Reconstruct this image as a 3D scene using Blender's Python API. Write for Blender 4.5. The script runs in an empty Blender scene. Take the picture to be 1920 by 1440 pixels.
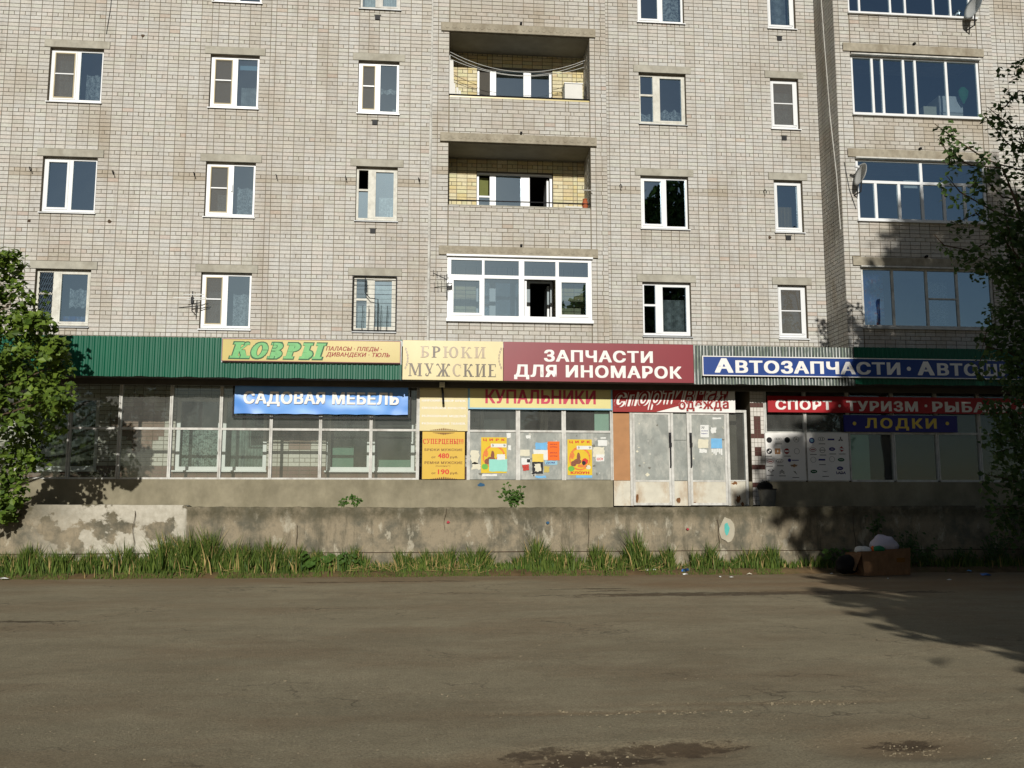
import bpy, math, random
from mathutils import Vector, Matrix, noise
random.seed(7)
R = math.radians
scene = bpy.context.scene
C = scene.collection
# ------------------------------------------------------------------ camera
EYE = 1.5
FPX, PIT, YAW = 1732.1, R(7.188), R(5.283)
cd = bpy.data.cameras.new('camera'); cam = bpy.data.objects.new('camera', cd); C.objects.link(cam)
cam.location = (0, 0, EYE); cam.rotation_euler = (R(90) + PIT, 0, -YAW)
cd.sensor_width = 36; cd.lens = FPX / 1920 * 36; cd.clip_end = 2000
scene.camera = cam
# ------------------------------------------------------------------ sky, sun, exposure
SUN_EL, SUN_AZ = R(20.6), R(3.0)          # sun low behind the camera, a touch to the left
w = bpy.data.worlds.new('World'); scene.world = w; w.use_nodes = True
nt = w.node_tree; nt.nodes.clear()
sky = nt.nodes.new('ShaderNodeTexSky'); sky.sky_type = 'NISHITA'; sky.sun_disc = False
sky.sun_elevation = SUN_EL; sky.sun_rotation = R(180) + SUN_AZ; sky.air_density = 1.0; sky.dust_density = 0.6; sky.ozone_density = 1.5
bg = nt.nodes.new('ShaderNodeBackground'); bg.inputs['Strength'].default_value = 0.034
wo = nt.nodes.new('ShaderNodeOutputWorld')
nt.links.new(sky.outputs[0], bg.inputs[0]); nt.links.new(bg.outputs[0], wo.inputs[0])
sd = bpy.data.lights.new('sun', 'SUN'); sd.energy = 4.2; sd.angle = R(0.55); sd.color = (1.0, 0.97, 0.91)
so = bpy.data.objects.new('sun', sd); C.objects.link(so)
sv = Vector((math.sin(SUN_AZ) * math.cos(SUN_EL), math.cos(SUN_AZ) * math.cos(SUN_EL), -math.sin(SUN_EL)))
so.rotation_euler = sv.to_track_quat('-Z', 'Y').to_euler(); so.location = (-2, -20, 20)
scene.cycles.diffuse_bounces = 1
vs = scene.view_settings
vs.view_transform = 'Standard'; vs.look = 'None'; vs.exposure = -0.15; vs.gamma = 1; vs.use_curve_mapping = False

def at(u, v, Y):                     # a photo pixel to (X, Z) on the plane y = Y
    x = (u - 960) / FPX; z = -(v - 720) / FPX
    y1 = math.cos(PIT) - math.sin(PIT) * z; z1 = math.sin(PIT) + math.cos(PIT) * z
    X = math.cos(YAW) * x + math.sin(YAW) * y1; YY = -math.sin(YAW) * x + math.cos(YAW) * y1
    return X / YY * Y, z1 / YY * Y + EYE
def gnd(u, v, z=0.0):                # a photo pixel to a ground point at height z
    X1, Z1 = at(u, v, 1.0); t = (z - EYE) / (Z1 - EYE)
    return X1 * t, t
def rect(u0, v0, u1, v1, Y):         # v measured at the middle of the thing
    uc = (u0 + u1) / 2; vc = (v0 + v1) / 2
    return at(u0, vc, Y)[0], at(u1, vc, Y)[0], at(uc, v1, Y)[1], at(uc, v0, Y)[1]
def pn(x, y=0, z=0): return noise.noise(Vector((x, y, z)))
# ------------------------------------------------------------------ materials
def lin(r, g, b): return tuple(((c / 255) / 12.92 if c / 255 <= .04045 else ((c / 255 + .055) / 1.055) ** 2.4) for c in (r, g, b))
class NT:
    def __init__(s, name):
        s.m = bpy.data.materials.new(name); s.m.use_nodes = True; s.t = s.m.node_tree; s.t.nodes.clear()
        s.out = s.n('ShaderNodeOutputMaterial')
    def n(s, typ, **k):
        n = s.t.nodes.new(typ)
        for a, b in k.items(): setattr(n, a, b)
        return n
    def l(s, a, b): s.t.links.new(a, b)
    def pos(s, sx=1, sy=1, sz=1):
        g = s.n('ShaderNodeNewGeometry'); m = s.n('ShaderNodeMapping'); m.inputs['Scale'].default_value = (sx, sy, sz)
        s.l(g.outputs['Position'], m.inputs[0]); return m.outputs[0]
    def noise(s, vec, scale, detail=4, rough=.6):
        n = s.n('ShaderNodeTexNoise'); n.inputs['Scale'].default_value = scale; n.inputs['Detail'].default_value = detail
        n.inputs['Roughness'].default_value = rough; s.l(vec, n.inputs['Vector']); return n.outputs['Fac']
    def ramp(s, fac, stops):
        r = s.n('ShaderNodeValToRGB'); e = r.color_ramp.elements
        while len(e) < len(stops): e.new(.5)
        for i, (p, c) in enumerate(stops):
            e[i].position = p; e[i].color = (c, c, c, 1) if isinstance(c, (int, float)) else (*c, 1)
        s.l(fac, r.inputs[0]); return r.outputs[0]
    def mix(s, fac, a, b, mode='MIX'):
        m = s.n('ShaderNodeMix', data_type='RGBA', blend_type=mode)
        for k, v in ((0, fac), (6, a), (7, b)):
            if isinstance(v, (int, float)): m.inputs[k].default_value = v if k == 0 else (v, v, v, 1)
            elif isinstance(v, tuple): m.inputs[k].default_value = (*v, 1)
            else: s.l(v, m.inputs[k])
        return m.outputs[2]
    def attr(s, name, fac=False):
        a = s.n('ShaderNodeAttribute', attribute_name=name); return a.outputs['Fac' if fac else 'Color']
    def bsdf(s, col, rough=.8, spec=.3, metal=0, bump=None, bs=.3, bd=.01):
        b = s.n('ShaderNodeBsdfPrincipled')
        if isinstance(col, tuple): b.inputs['Base Color'].default_value = (*col, 1)
        else: s.l(col, b.inputs['Base Color'])
        if isinstance(rough, (int, float)): b.inputs['Roughness'].default_value = rough
        else: s.l(rough, b.inputs['Roughness'])
        b.inputs['Specular IOR Level'].default_value = spec; b.inputs['Metallic'].default_value = metal
        if bump is not None:
            u = s.n('ShaderNodeBump'); u.inputs['Strength'].default_value = bs; u.inputs['Distance'].default_value = bd
            s.l(bump, u.inputs['Height']); s.l(u.outputs[0], b.inputs['Normal'])
        s.l(b.outputs[0], s.out.inputs[0]); return b
def simple(name, col, rough=.7, var=.25, scale=6, spec=.3, metal=0, bs=.15, dirt=None, dscale=1.5, damt=.5):
    m = NT(name); p = m.pos(); f = m.noise(p, scale)
    c = m.mix(m.ramp(f, [(.3, 0), (.7, 1)]), tuple(x * (1 - var) for x in col), tuple(min(1, x * (1 + var * .6)) for x in col))
    if dirt:
        d = m.ramp(m.noise(m.pos(1, 1, .5), dscale, 6, .7), [(.45, 0), (.75, damt)])
        c = m.mix(d, c, dirt)
    m.bsdf(c, rough, spec, metal, m.noise(p, scale * 8, 3), bs, .004); return m.m
M = {}
def brickmat(name, base):
    m = NT(name); p = m.pos()
    oi = m.n('ShaderNodeObjectInfo')
    c = m.mix(1.0, m.attr('tint'), oi.outputs['Color'], 'MULTIPLY')
    c = m.mix(1.0, c, base, 'MULTIPLY')
    f = m.noise(p, 22, 5, .7); c = m.mix(1.0, c, m.ramp(f, [(.25, .78), (.7, 1.06)]), 'MULTIPLY')
    g = m.noise(m.pos(1, 1, .25), .9, 6, .7)
    c = m.mix(m.ramp(g, [(.50, 0), (.78, .40)]), c, lin(138, 116, 92))
    g2 = m.noise(m.pos(3.5, 1, .35), 1.1, 7, .75); c = m.mix(m.ramp(g2, [(.56, 0), (.75, .38)]), c, lin(120, 106, 86))
    m.bsdf(c, .9, .15, 0, m.noise(p, 60, 4), .35, .004); return m.m
M['brick'] = brickmat('silicate_brick', (.60, .585, .54))
m = NT('mortar'); p = m.pos(); M['mortar'] = m.m
m.bsdf(m.mix(m.noise(p, 3), lin(100, 92, 78), lin(140, 128, 108)), .95, .1, 0, m.noise(p, 50), .4, .005)
M['concrete'] = simple('concrete_lintel', lin(176, 172, 158), .9, .18, 5, .15, 0, .3, lin(126, 116, 98), 2.2, .5)
M['slabc'] = simple('balcony_slab_concrete', lin(164, 156, 138), .9, .2, 9, .15, 0, .4, lin(118, 104, 84), 3, .6)
M['ceil'] = simple('loggia_ceiling', lin(150, 144, 128), .9, .15, 3, .1)
M['white'] = simple('white_pvc', lin(232, 233, 232), .35, .05, 3, .4)
M['oldwhite'] = simple('old_white_paint', lin(214, 212, 200), .55, .15, 9, .3, 0, .3, lin(150, 138, 116), 6, .5)
M['greyframe'] = simple('weathered_frame_paint', lin(210, 208, 200), .6, .15, 8, .3, 0, .3, lin(120, 110, 96), 5, .6)
M['net'] = simple('mosquito_net', lin(96, 94, 90), .9, .1, 30, .1)
M['netframe'] = simple('net_frame', lin(190, 176, 140), .6, .1, 5)
M['sill'] = simple('galvanised_sill', lin(158, 160, 160), .5, .2, 5, .4, .3)
M['room'] = simple('room_wall', lin(74, 70, 62), .9, .15, 2)
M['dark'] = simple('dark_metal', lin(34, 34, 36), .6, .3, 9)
M['black'] = simple('black_rubber', lin(14, 14, 15), .8, .3, 9)
M['green'] = simple('green_profiled_sheet', lin(6, 92, 66), .42, .1, 1.2, .3, 0, .05, lin(10, 74, 58), .8, .35)
M['iron'] = simple('galvanised_steel', lin(150, 152, 150), .45, .2, 8, .5, .4)
M['soffit'] = simple('canopy_soffit', lin(84, 80, 72), .9, .2, 3)
M['cream'] = simple('cream_sign_film', lin(212, 196, 140), .34, .05, 1.5, .5, 0, .03, lin(194, 178, 114), 1.2, .5)
M['gold'] = simple('golden_letter_paint', lin(84, 68, 44), .3, .4, 2.5, .5)
M['silver'] = simple('faded_letter_paint', lin(160, 138, 104), .3, .25, 3, .6)
M['maroon'] = simple('maroon_sign_film', lin(134, 36, 46), .4, .05, .8, .4, 0, .03, lin(122, 32, 40), 1.5, .6)
M['signwhite'] = simple('sign_white', lin(238, 234, 228), .5, .04, 3)
M['blue'] = simple('blue_sign_film', lin(12, 58, 132), .4, .08, 1.5, .4, 0, .03, lin(10, 48, 112), 2, .4)
M['cobalt'] = simple('navy_sign_film', lin(44, 44, 120), .5, .06, 2)
M['red'] = simple('red_sign_film', lin(168, 26, 34), .45, .06, 2)
M['pinkred'] = simple('faded_red_letter', lin(196, 60, 84), .5, .06, 3)
M['darkred'] = simple('dark_red_letter', lin(150, 36, 34), .5, .06, 3)
M['letterred'] = simple('bright_red_letter', lin(206, 50, 30), .5, .06, 3)
M['brown'] = simple('brown_letter', lin(120, 78, 20), .5, .1, 3)
M['lightgreen'] = simple('carpet_letter_green', lin(104, 178, 104), .4, .12, 14)
M['darkgreen'] = simple('letter_outline_green', lin(36, 92, 56), .5, .1, 5)
M['gyellow'] = simple('yellow_sign_film', lin(190, 170, 82), .3, .07, 2, .5, 0, .03, lin(178, 150, 62), 1.5, .5)
M['yellow'] = simple('price_sign_yellow', lin(212, 172, 36), .4, .05, 2, .4, 0, .03, lin(202, 160, 28), 1.5, .5)
M['paleyellow'] = simple('pale_yellow_sign', lin(220, 208, 142), .5, .05, 2)
M['skyblue'] = simple('sky_blue_border', lin(140, 186, 206), .5, .05, 2)
M['lodki'] = simple('boat_letter_yellow', lin(226, 196, 84), .5, .06, 3)
M['tin'] = simple('grey_painted_panel', lin(150, 153, 146), .6, .2, 4, .3, 0, .3, lin(200, 198, 186), 4.2, .9)
M['kick'] = simple('white_kick_plate', lin(208, 202, 184), .6, .12, 4, .3, 0, .3, lin(160, 118, 66), 2.6, .8)
M['orange'] = simple('orange_fibreboard', lin(178, 130, 88), .7, .12, 3)
M['plinth'] = simple('plinth_render', lin(146, 138, 116), .95, .22, 2.5, .1, 0, .4, lin(108, 102, 82), 1.3, .75)
M['pave'] = simple('walkway_concrete', lin(140, 132, 116), .95, .2, 3)
M['tile'] = simple('white_tile', lin(212, 206, 196), .3, .08, 4, .5)
M['browntile'] = simple('brown_tile', lin(84, 48, 40), .35, .15, 5, .5)
M['bark'] = simple('bark', lin(88, 74, 60), .95, .35, 9, .1, 0, .8)
M['cardboard'] = simple('cardboard', lin(136, 104, 76), .85, .15, 6, .1, 0, .2, lin(92, 70, 50), 4, .7)
M['plastic'] = simple('white_plastic_bag', lin(206, 200, 214), .4, .1, 5, .4)
M['paper'] = simple('white_paper', lin(226, 226, 220), .8, .06, 12)
M['creampaper'] = simple('cream_paper', lin(220, 214, 190), .8, .08, 12)
M['aqua'] = simple('aqua_paper', lin(150, 212, 196), .8, .05, 12)
M['orangepaper'] = simple('orange_paper', lin(236, 112, 44), .8, .05, 12)
M['bluepaper'] = simple('blue_paper', lin(120, 180, 222), .8, .1, 12)
M['circus'] = simple('circus_poster_yellow', lin(220, 186, 40), .6, .05, 9)
M['circ2'] = simple('circus_poster_orange', lin(226, 130, 60), .6, .25, 25)
M['circ3'] = simple('circus_poster_brown', lin(140, 84, 60), .6, .4, 40)
M['leafg'] = simple('poster_green', lin(110, 180, 70), .6, .1, 12)
M['white2'] = simple('cabinet_white', lin(216, 214, 206), .5, .06, 4)
M['terracotta'] = simple('terracotta', lin(170, 92, 58), .8, .1, 10)
M['dish'] = simple('dish_grey', lin(176, 176, 172), .45, .08, 5, .4)
M['redtin'] = simple('red_wrapper', lin(190, 60, 46), .6, .2, 20)
M['bluetin'] = simple('blue_plastic', lin(56, 120, 206), .4, .2, 12, .5)
M['greenplastic'] = simple('green_bottle_plastic', lin(90, 190, 150), .2, .1, 8, .6)
M['greenglow'] = simple('green_bag', lin(40, 130, 84), .5, .15, 8)
M['seafoam'] = simple('pale_green_board', lin(140, 176, 160), .6, .06, 3)
M['rubble'] = simple('broken_asphalt', lin(146, 134, 110), .95, .4, 14, .1)
M['straw'] = simple('dry_stalks', lin(168, 146, 96), .9, .25, 3, .1)
M['bucket'] = simple('zinc_bucket', lin(120, 118, 110), .6, .3, 9, .4, .2)
M['stain'] = simple('old_paint_marks', lin(90, 180, 170), .8, .1, 9)
M['markred'] = simple('red_paint_mark', lin(170, 60, 70), .8, .1, 9)
M['markblue'] = simple('blue_paint_mark', lin(50, 90, 120), .8, .1, 9)
M['ivory'] = simple('bare_plaster', lin(178, 170, 150), .9, .1, 6)

def glass(name, tint, refl, rough, haze=0.0, hazecol=(.5, .5, .45), wob=.04):
    m = NT(name); lw = m.n('ShaderNodeLayerWeight'); lw.inputs['Blend'].default_value = .5
    pw = m.n('ShaderNodeMath', operation='POWER'); m.l(lw.outputs['Facing'], pw.inputs[0]); pw.inputs[1].default_value = 4
    ma = m.n('ShaderNodeMath', operation='MULTIPLY_ADD'); m.l(pw.outputs[0], ma.inputs[0]); ma.inputs[1].default_value = 1 - refl; ma.inputs[2].default_value = refl
    tr = m.n('ShaderNodeBsdfTransparent'); tr.inputs[0].default_value = (*tint, 1)
    gl = m.n('ShaderNodeBsdfGlossy'); gl.inputs['Roughness'].default_value = rough; gl.inputs['Color'].default_value = (.64, .85, 1, 1)
    bu = m.n('ShaderNodeBump'); bu.inputs['Strength'].default_value = wob; bu.inputs['Distance'].default_value = .05
    m.l(m.noise(m.pos(), 1.7, 1), bu.inputs['Height']); m.l(bu.outputs[0], gl.inputs['Normal'])
    mx = m.n('ShaderNodeMixShader'); m.l(ma.outputs[0], mx.inputs[0]); m.l(tr.outputs[0], mx.inputs[1]); m.l(gl.outputs[0], mx.inputs[2])
    o = mx.outputs[0]
    if haze:
        d = m.n('ShaderNodeBsdfDiffuse'); d.inputs[0].default_value = (*hazecol, 1)
        m2 = m.n('ShaderNodeMixShader'); m.l(m.ramp(m.noise(m.pos(1, 1, .5), 2.2, 6, .7), [(.3, haze * .4), (.75, haze)]), m2.inputs[0])
        m.l(o, m2.inputs[1]); m.l(d.outputs[0], m2.inputs[2]); o = m2.outputs[0]
    m.l(o, m.out.inputs[0]); return m.m
M['glass'] = glass('window_glass', (.70, .80, .84), .50, .0)
M['oldglass'] = glass('old_window_glass', (.70, .80, .82), .26, .09, .14, (.42, .5, .5))
M['glareglass'] = glass('dusty_glaring_glass', (.70, .80, .82), .012, .30, .6, (.30, .37, .40))
M['innerglass'] = glass('inner_window_glass', (.62, .70, .66), .08, .0)
M['shopglass'] = glass('dusty_shop_glass', (.88, .92, .88), .08, .02, .17)
def lace(name, col, lo, hi, scale):
    m = NT(name); p = m.pos(); f = m.ramp(m.noise(p, scale, 3, .6), [(.4, lo), (.6, hi)])
    tr = m.n('ShaderNodeBsdfTransparent'); d = m.n('ShaderNodeBsdfDiffuse'); d.inputs[0].default_value = (*col, 1)
    mx = m.n('ShaderNodeMixShader'); m.l(f, mx.inputs[0]); m.l(tr.outputs[0], mx.inputs[1]); m.l(d.outputs[0], mx.inputs[2])
    m.l(mx.outputs[0], m.out.inputs[0]); return m.m
M['lace'] = lace('lace_curtain', lin(226, 230, 228), .25, .9, 22)
M['sheer'] = lace('sheer_curtain', lin(206, 210, 206), .5, .8, 8)
M['drape'] = simple('beige_drape', lin(166, 140, 96), .9, .15, 4)
M['olive'] = simple('olive_drape', lin(112, 116, 66), .9, .15, 4)
M['floral'] = None
m = NT('floral_curtain'); p = m.pos(); M['floral'] = m.m
m.bsdf(m.mix(m.ramp(m.noise(p, 5, 2), [(.45, 0), (.6, 1)]), lin(60, 100, 170), m.mix(m.ramp(m.noise(p, 11, 1), [(.5, 0), (.6, 1)]), lin(150, 170, 200), lin(170, 90, 100))), .9)
m = NT('blue_pvc_banner'); p = m.pos(); M['banner'] = m.m
m.bsdf(m.mix(m.ramp(m.noise(p, 1.4, 2), [(.3, 0), (.7, 1)]), lin(72, 136, 216), lin(104, 164, 232)), .38, .45)
def leafmat(name, a, b, tr=.25):
    m = NT(name); g = m.n('ShaderNodeNewGeometry'); p = m.pos()
    c = m.mix(g.outputs['Random Per Island'], a, b)
    c = m.mix(1.0, c, m.ramp(m.noise(p, 2.2), [(.3, .7), (.7, 1.15)]), 'MULTIPLY')
    d = m.n('ShaderNodeBsdfPrincipled'); m.l(c, d.inputs['Base Color']); d.inputs['Roughness'].default_value = .5; d.inputs['Specular IOR Level'].default_value = .25
    t = m.n('ShaderNodeBsdfTranslucent'); m.l(c, t.inputs[0])
    mx = m.n('ShaderNodeMixShader'); mx.inputs[0].default_value = tr
    m.l(d.outputs[0], mx.inputs[1]); m.l(t.outputs[0], mx.inputs[2]); m.l(mx.outputs[0], m.out.inputs[0]); return m.m
M['leaf'] = leafmat('linden_leaf', (.055, .105, .014), (.18, .26, .035))
M['leafdark'] = leafmat('maple_leaf', (.045, .085, .022), (.10, .165, .04))
M['weed'] = leafmat('weed_leaf', (.05, .11, .02), (.10, .18, .035))
M['grass'] = leafmat('grass_blade', (.05, .11, .018), (.19, .25, .05), .3)
# striped worn sheet
m = NT('worn_striped_sheet'); p = m.pos(); M['worn'] = m.m
gr = m.ramp(m.noise(m.pos(6, 1, .8), 3.0, 5, .7), [(.46, 0), (.56, 1)])
m.bsdf(m.mix(gr, lin(206, 208, 202), lin(134, 146, 128)), .6, .3, 0, m.noise(p, 30), .2, .004)
M['scrape'] = simple('scraped_paper_glue', lin(190, 188, 178), .8, .12, 20)
M['grime'] = simple('grime', lin(122, 120, 110), .9, .2, 20)
M['rust'] = simple('rust_stain', lin(122, 84, 52), .9, .3, 12)
M['valley'] = simple('dark_sheet_valley', lin(100, 108, 104), .7, .3, 9, .2)  # valleys and rib sides, darker than the rib fronts
# low wall
m = NT('stained_wall_render'); p = m.pos(); M['wallr'] = m.m
a = m.mix(m.ramp(m.noise(p, 1.6, 8, .68), [(.40, 0), (.56, 1)]), lin(106, 102, 88), lin(150, 138, 116))
a = m.mix(m.ramp(m.noise(m.pos(1.6, 1, .8), 2.3, 7, .7), [(.57, 0), (.63, .8)]), a, lin(182, 174, 154))
st = m.ramp(m.noise(m.pos(2.6, 1, .5), 1.5, 8, .75), [(.50, 0), (.66, .75)])
a = m.mix(st, a, lin(86, 82, 68))
gx = m.n('ShaderNodeSeparateXYZ'); m.l(m.pos(), gx.inputs[0])
mz = m.n('ShaderNodeMapRange'); mz.inputs[1].default_value = 1.02; mz.inputs[2].default_value = 1.22; m.l(gx.outputs['Z'], mz.inputs[0])
tm = m.n('ShaderNodeMath', operation='MULTIPLY'); m.l(mz.outputs[0], tm.inputs[0]); m.l(m.ramp(m.noise(p, 5, 5, .7), [(.3, .25), (.6, .95)]), tm.inputs[1])
a = m.mix(tm.outputs[0], a, lin(88, 83, 66))
a = m.mix(m.ramp(m.noise(p, 28, 4, .7), [(.55, 0), (.8, .5)]), a, lin(84, 78, 62))
# surviving pale plaster, left part only
ml = m.n('ShaderNodeMapRange'); ml.inputs[1].default_value = -4.84; ml.inputs[2].default_value = -4.80; ml.inputs[3].default_value = 1; ml.inputs[4].default_value = 0; m.l(gx.outputs['X'], ml.inputs[0])
ml2 = m.n('ShaderNodeMapRange'); ml2.inputs[1].default_value = -8.0; ml2.inputs[2].default_value = -6.6; m.l(gx.outputs['X'], ml2.inputs[0])
pl = m.ramp(m.noise(m.pos(1, 1, 1.2), 1.5, 6, .65), [(.46, 0), (.50, 1)])
q1 = m.n('ShaderNodeMath', operation='MULTIPLY'); m.l(pl, q1.inputs[0]); m.l(ml.outputs[0], q1.inputs[1])
q2 = m.n('ShaderNodeMath', operation='MULTIPLY'); m.l(q1.outputs[0], q2.inputs[0]); m.l(ml2.outputs[0], q2.inputs[1])
a = m.mix(q2.outputs[0], a, m.mix(m.noise(p, 8, 4), lin(150, 142, 124), lin(214, 208, 192)))
m.bsdf(a, .95, .1, 0, m.noise(p, 9, 8, .75), .7, .03)
# road
m = NT('dusty_asphalt'); p = m.pos(); M['road'] = m.m
st = m.noise(m.pos(.7, .9, 1), .9, 8, .72)
c = m.mix(m.ramp(st, [(.38, 0), (.62, 1)]), lin(158, 147, 120), lin(176, 164, 135))
c = m.mix(m.ramp(m.noise(m.pos(.45, 1.0, 1), .7, 8, .75), [(.46, 0), (.62, .5)]), c, lin(146, 124, 96))
c = m.mix(m.ramp(m.noise(p, 7, 6, .8), [(.48, 0), (.72, .32)]), c, lin(104, 92, 74))
c = m.mix(m.ramp(m.noise(p, 55, 4, .8), [(.42, 0), (.68, .6)]), c, lin(92, 82, 66))
c = m.mix(m.ramp(m.noise(p, 30, 2, .5), [(.70, 0), (.74, .7)]), c, lin(204, 194, 168))
ck = m.n('ShaderNodeTexVoronoi', feature='DISTANCE_TO_EDGE'); ck.inputs['Scale'].default_value = .55
dv = m.n('ShaderNodeVectorMath', operation='ADD'); nv = m.n('ShaderNodeTexNoise'); nv.inputs['Scale'].default_value = 2.5; nv.inputs['Detail'].default_value = 6; m.l(p, nv.inputs['Vector'])
m.l(m.pos(.7, 1, 1), dv.inputs[0]); m.l(nv.outputs['Color'], dv.inputs[1]); m.l(dv.outputs[0], ck.inputs['Vector'])
cf = m.n('ShaderNodeMath', operation='MULTIPLY'); m.l(m.ramp(ck.outputs['Distance'], [(0, 1), (.012, 0)]), cf.inputs[0]); m.l(m.ramp(m.noise(p, .5, 3), [(.5, 0), (.6, .7)]), cf.inputs[1])
c = m.mix(cf.outputs[0], c, lin(84, 74, 60))
dn = m.mix(m.noise(m.pos(1, 2, 1), 3, 6, .7), lin(122, 103, 78), lin(156, 134, 104))
c = m.mix(m.attr('dirt', True), c, dn)
wn = m.n('ShaderNodeMath', operation='MULTIPLY_ADD'); m.l(m.noise(m.pos(.8, 1.3, 1), 4.5, 8, .8), wn.inputs[0]); wn.inputs[1].default_value = 3.4; wn.inputs[2].default_value = -1.75
wa = m.n('ShaderNodeMath', operation='ADD'); m.l(wn.outputs[0], wa.inputs[0]); m.l(m.attr('wet', True), wa.inputs[1])
wf = m.ramp(wa.outputs[0], [(.50, 0), (.70, .75)])
c = m.mix(wf, c, lin(72, 58, 44))
m.bsdf(c, m.ramp(wf, [(0, .93), (1, .72)]), .2, 0, m.noise(p, 26, 8, .8), .8, .02)
M['soil'] = simple('dirt_verge', lin(112, 92, 66), .95, .3, 5, .1, 0, .5, lin(66, 74, 34), 2, .7)
M['far'] = simple('distant_ground', lin(120, 114, 96), .95, .2, .2)

# ------------------------------------------------------------------ mesh helpers
class MB:
    def __init__(s): s.v = []; s.f = []; s.mi = []; s.cur = 0; s.mats = []
    def mat(s, m):
        if m not in s.mats: s.mats.append(m)
        s.cur = s.mats.index(m); return s
    def add(s, vs, fs):
        b = len(s.v); s.v += vs; s.f += [tuple(b + i for i in f) for f in fs]; s.mi += [s.cur] * len(fs); return s
    def box(s, x0, x1, y0, y1, z0, z1):
        return s.add([(x0, y0, z0), (x1, y0, z0), (x1, y1, z0), (x0, y1, z0), (x0, y0, z1), (x1, y0, z1), (x1, y1, z1), (x0, y1, z1)],
                     [(0, 3, 2, 1), (4, 5, 6, 7), (0, 1, 5, 4), (1, 2, 6, 5), (2, 3, 7, 6), (3, 0, 4, 7)])
    def quad(s, a, b, c, d): return s.add([a, b, c, d], [(0, 1, 2, 3)])
    def prism(s, pts, y0, y1):          # outline in (x, z), counter-clockwise seen from the front (-Y)
        n = len(pts)
        return s.add([(x, y0, z) for x, z in pts] + [(x, y1, z) for x, z in pts],
                     [tuple(range(n)), tuple(range(2 * n - 1, n - 1, -1))] + [(i, i + n, (i + 1) % n + n, (i + 1) % n) for i in range(n)])
    def tube(s, pts, r, n=6, cap=True):
        pts = [Vector(p) for p in pts]; rs = r if isinstance(r, (list, tuple)) else [r] * len(pts)
        b = len(s.v); up = Vector((.13, .21, 1)).normalized()
        for i, p in enumerate(pts):
            d = (pts[min(i + 1, len(pts) - 1)] - pts[max(i - 1, 0)]).normalized()
            if abs(d.dot(up)) > .95: up = Vector((1, .1, .1)).normalized()
            a = d.cross(up).normalized(); c = d.cross(a)
            for k in range(n):
                t = 2 * math.pi * k / n; s.v.append(tuple(p + a * math.cos(t) * rs[i] + c * math.sin(t) * rs[i]))
        for i in range(len(pts) - 1):
            for k in range(n):
                s.f.append((b + i * n + k, b + i * n + (k + 1) % n, b + (i + 1) * n + (k + 1) % n, b + (i + 1) * n + k)); s.mi.append(s.cur)
        if cap:
            s.f.append(tuple(b + k for k in range(n))); s.f.append(tuple(b + (len(pts) - 1) * n + k for k in range(n - 1, -1, -1))); s.mi += [s.cur] * 2
        return s
    def build(s, name, mat=None, parent=None, origin=None, smooth=False):
        me = bpy.data.meshes.new(name); org = Vector(origin) if origin else Vector((0, 0, 0))
        me.from_pydata([tuple(Vector(v) - org) for v in s.v] if origin else s.v, [], s.f)
        for mm in ([mat] if mat else s.mats): me.materials.append(mm)
        if not mat and len(s.mats) > 1: me.polygons.foreach_set('material_index', s.mi)
        if smooth: me.polygons.foreach_set('use_smooth', [True] * len(me.polygons))
        me.update()
        return link(name, me, parent, origin)
def link(name, me, parent=None, origin=None):
    o = bpy.data.objects.new(name, me); C.objects.link(o)
    if origin: o.location = origin
    if parent is not None: adopt(o, parent)
    return o
LOC = {}
def adopt(o, p):
    o.parent = p; o.matrix_parent_inverse = Matrix.Translation(-wloc(p))
def wloc(o):
    return o.location.copy() if o.parent is None else o.location.copy()
def tag(o, label, cat, group=None, kind=None):
    if label: o['label'] = label
    if cat: o['category'] = cat
    if group: o['group'] = group
    if kind: o['kind'] = kind
    return o
def thing(name, loc, label, cat, group=None):
    o = bpy.data.objects.new(name, None); C.objects.link(o); o.location = loc; o.empty_display_size = .2
    return tag(o, label, cat, group)
def box(name, x0, x1, y0, y1, z0, z1, mat, parent=None):
    return MB().box(x0, x1, y0, y1, z0, z1).build(name, mat, parent, None if parent is not None else ((x0 + x1) / 2, (y0 + y1) / 2, z0))

# text from the built-in font, fitted to a rectangle (Z0 = base line, Z1 = cap height)
def textmesh(s, off=.0, shear=0, space=1.0):
    cu = bpy.data.curves.new('t', 'FONT'); cu.body = s; bold = off * .75; cu.offset = .006; cu.extrude = 0; cu.shear = shear; cu.space_character = space
    cu.resolution_u = 4
    o = bpy.data.objects.new('t', cu); C.objects.link(o)
    dg = bpy.context.evaluated_depsgraph_get(); me = bpy.data.meshes.new_from_object(o.evaluated_get(dg))
    C.objects.unlink(o); bpy.data.objects.remove(o); bpy.data.curves.remove(cu)
    V = []; F = []                    # every facet a hair off its neighbours, so overlapping strokes never coincide
    for i, p in enumerate(me.polygons):
        q = [tuple(me.vertices[j].co) for j in p.vertices]
        if p.normal.z < 0: q.reverse()
        F.append(tuple(range(len(V), len(V) + len(q)))); V += [(x, y, z + (i % 50) * .01) for x, y, z in q]
    bpy.data.meshes.remove(me)
    if bold > .015:
        V0, F0 = V, F; V, F = [], []; n = 0
        for dx in (-bold, 0, bold):
            for dy in (0, 2 * bold * .45): b = len(V); V += [(x + dx, y + dy, z + .12 * n) for x, y, z in V0]; F += [tuple(b + q for q in f) for f in F0]; n += 1
    return V, F
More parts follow.
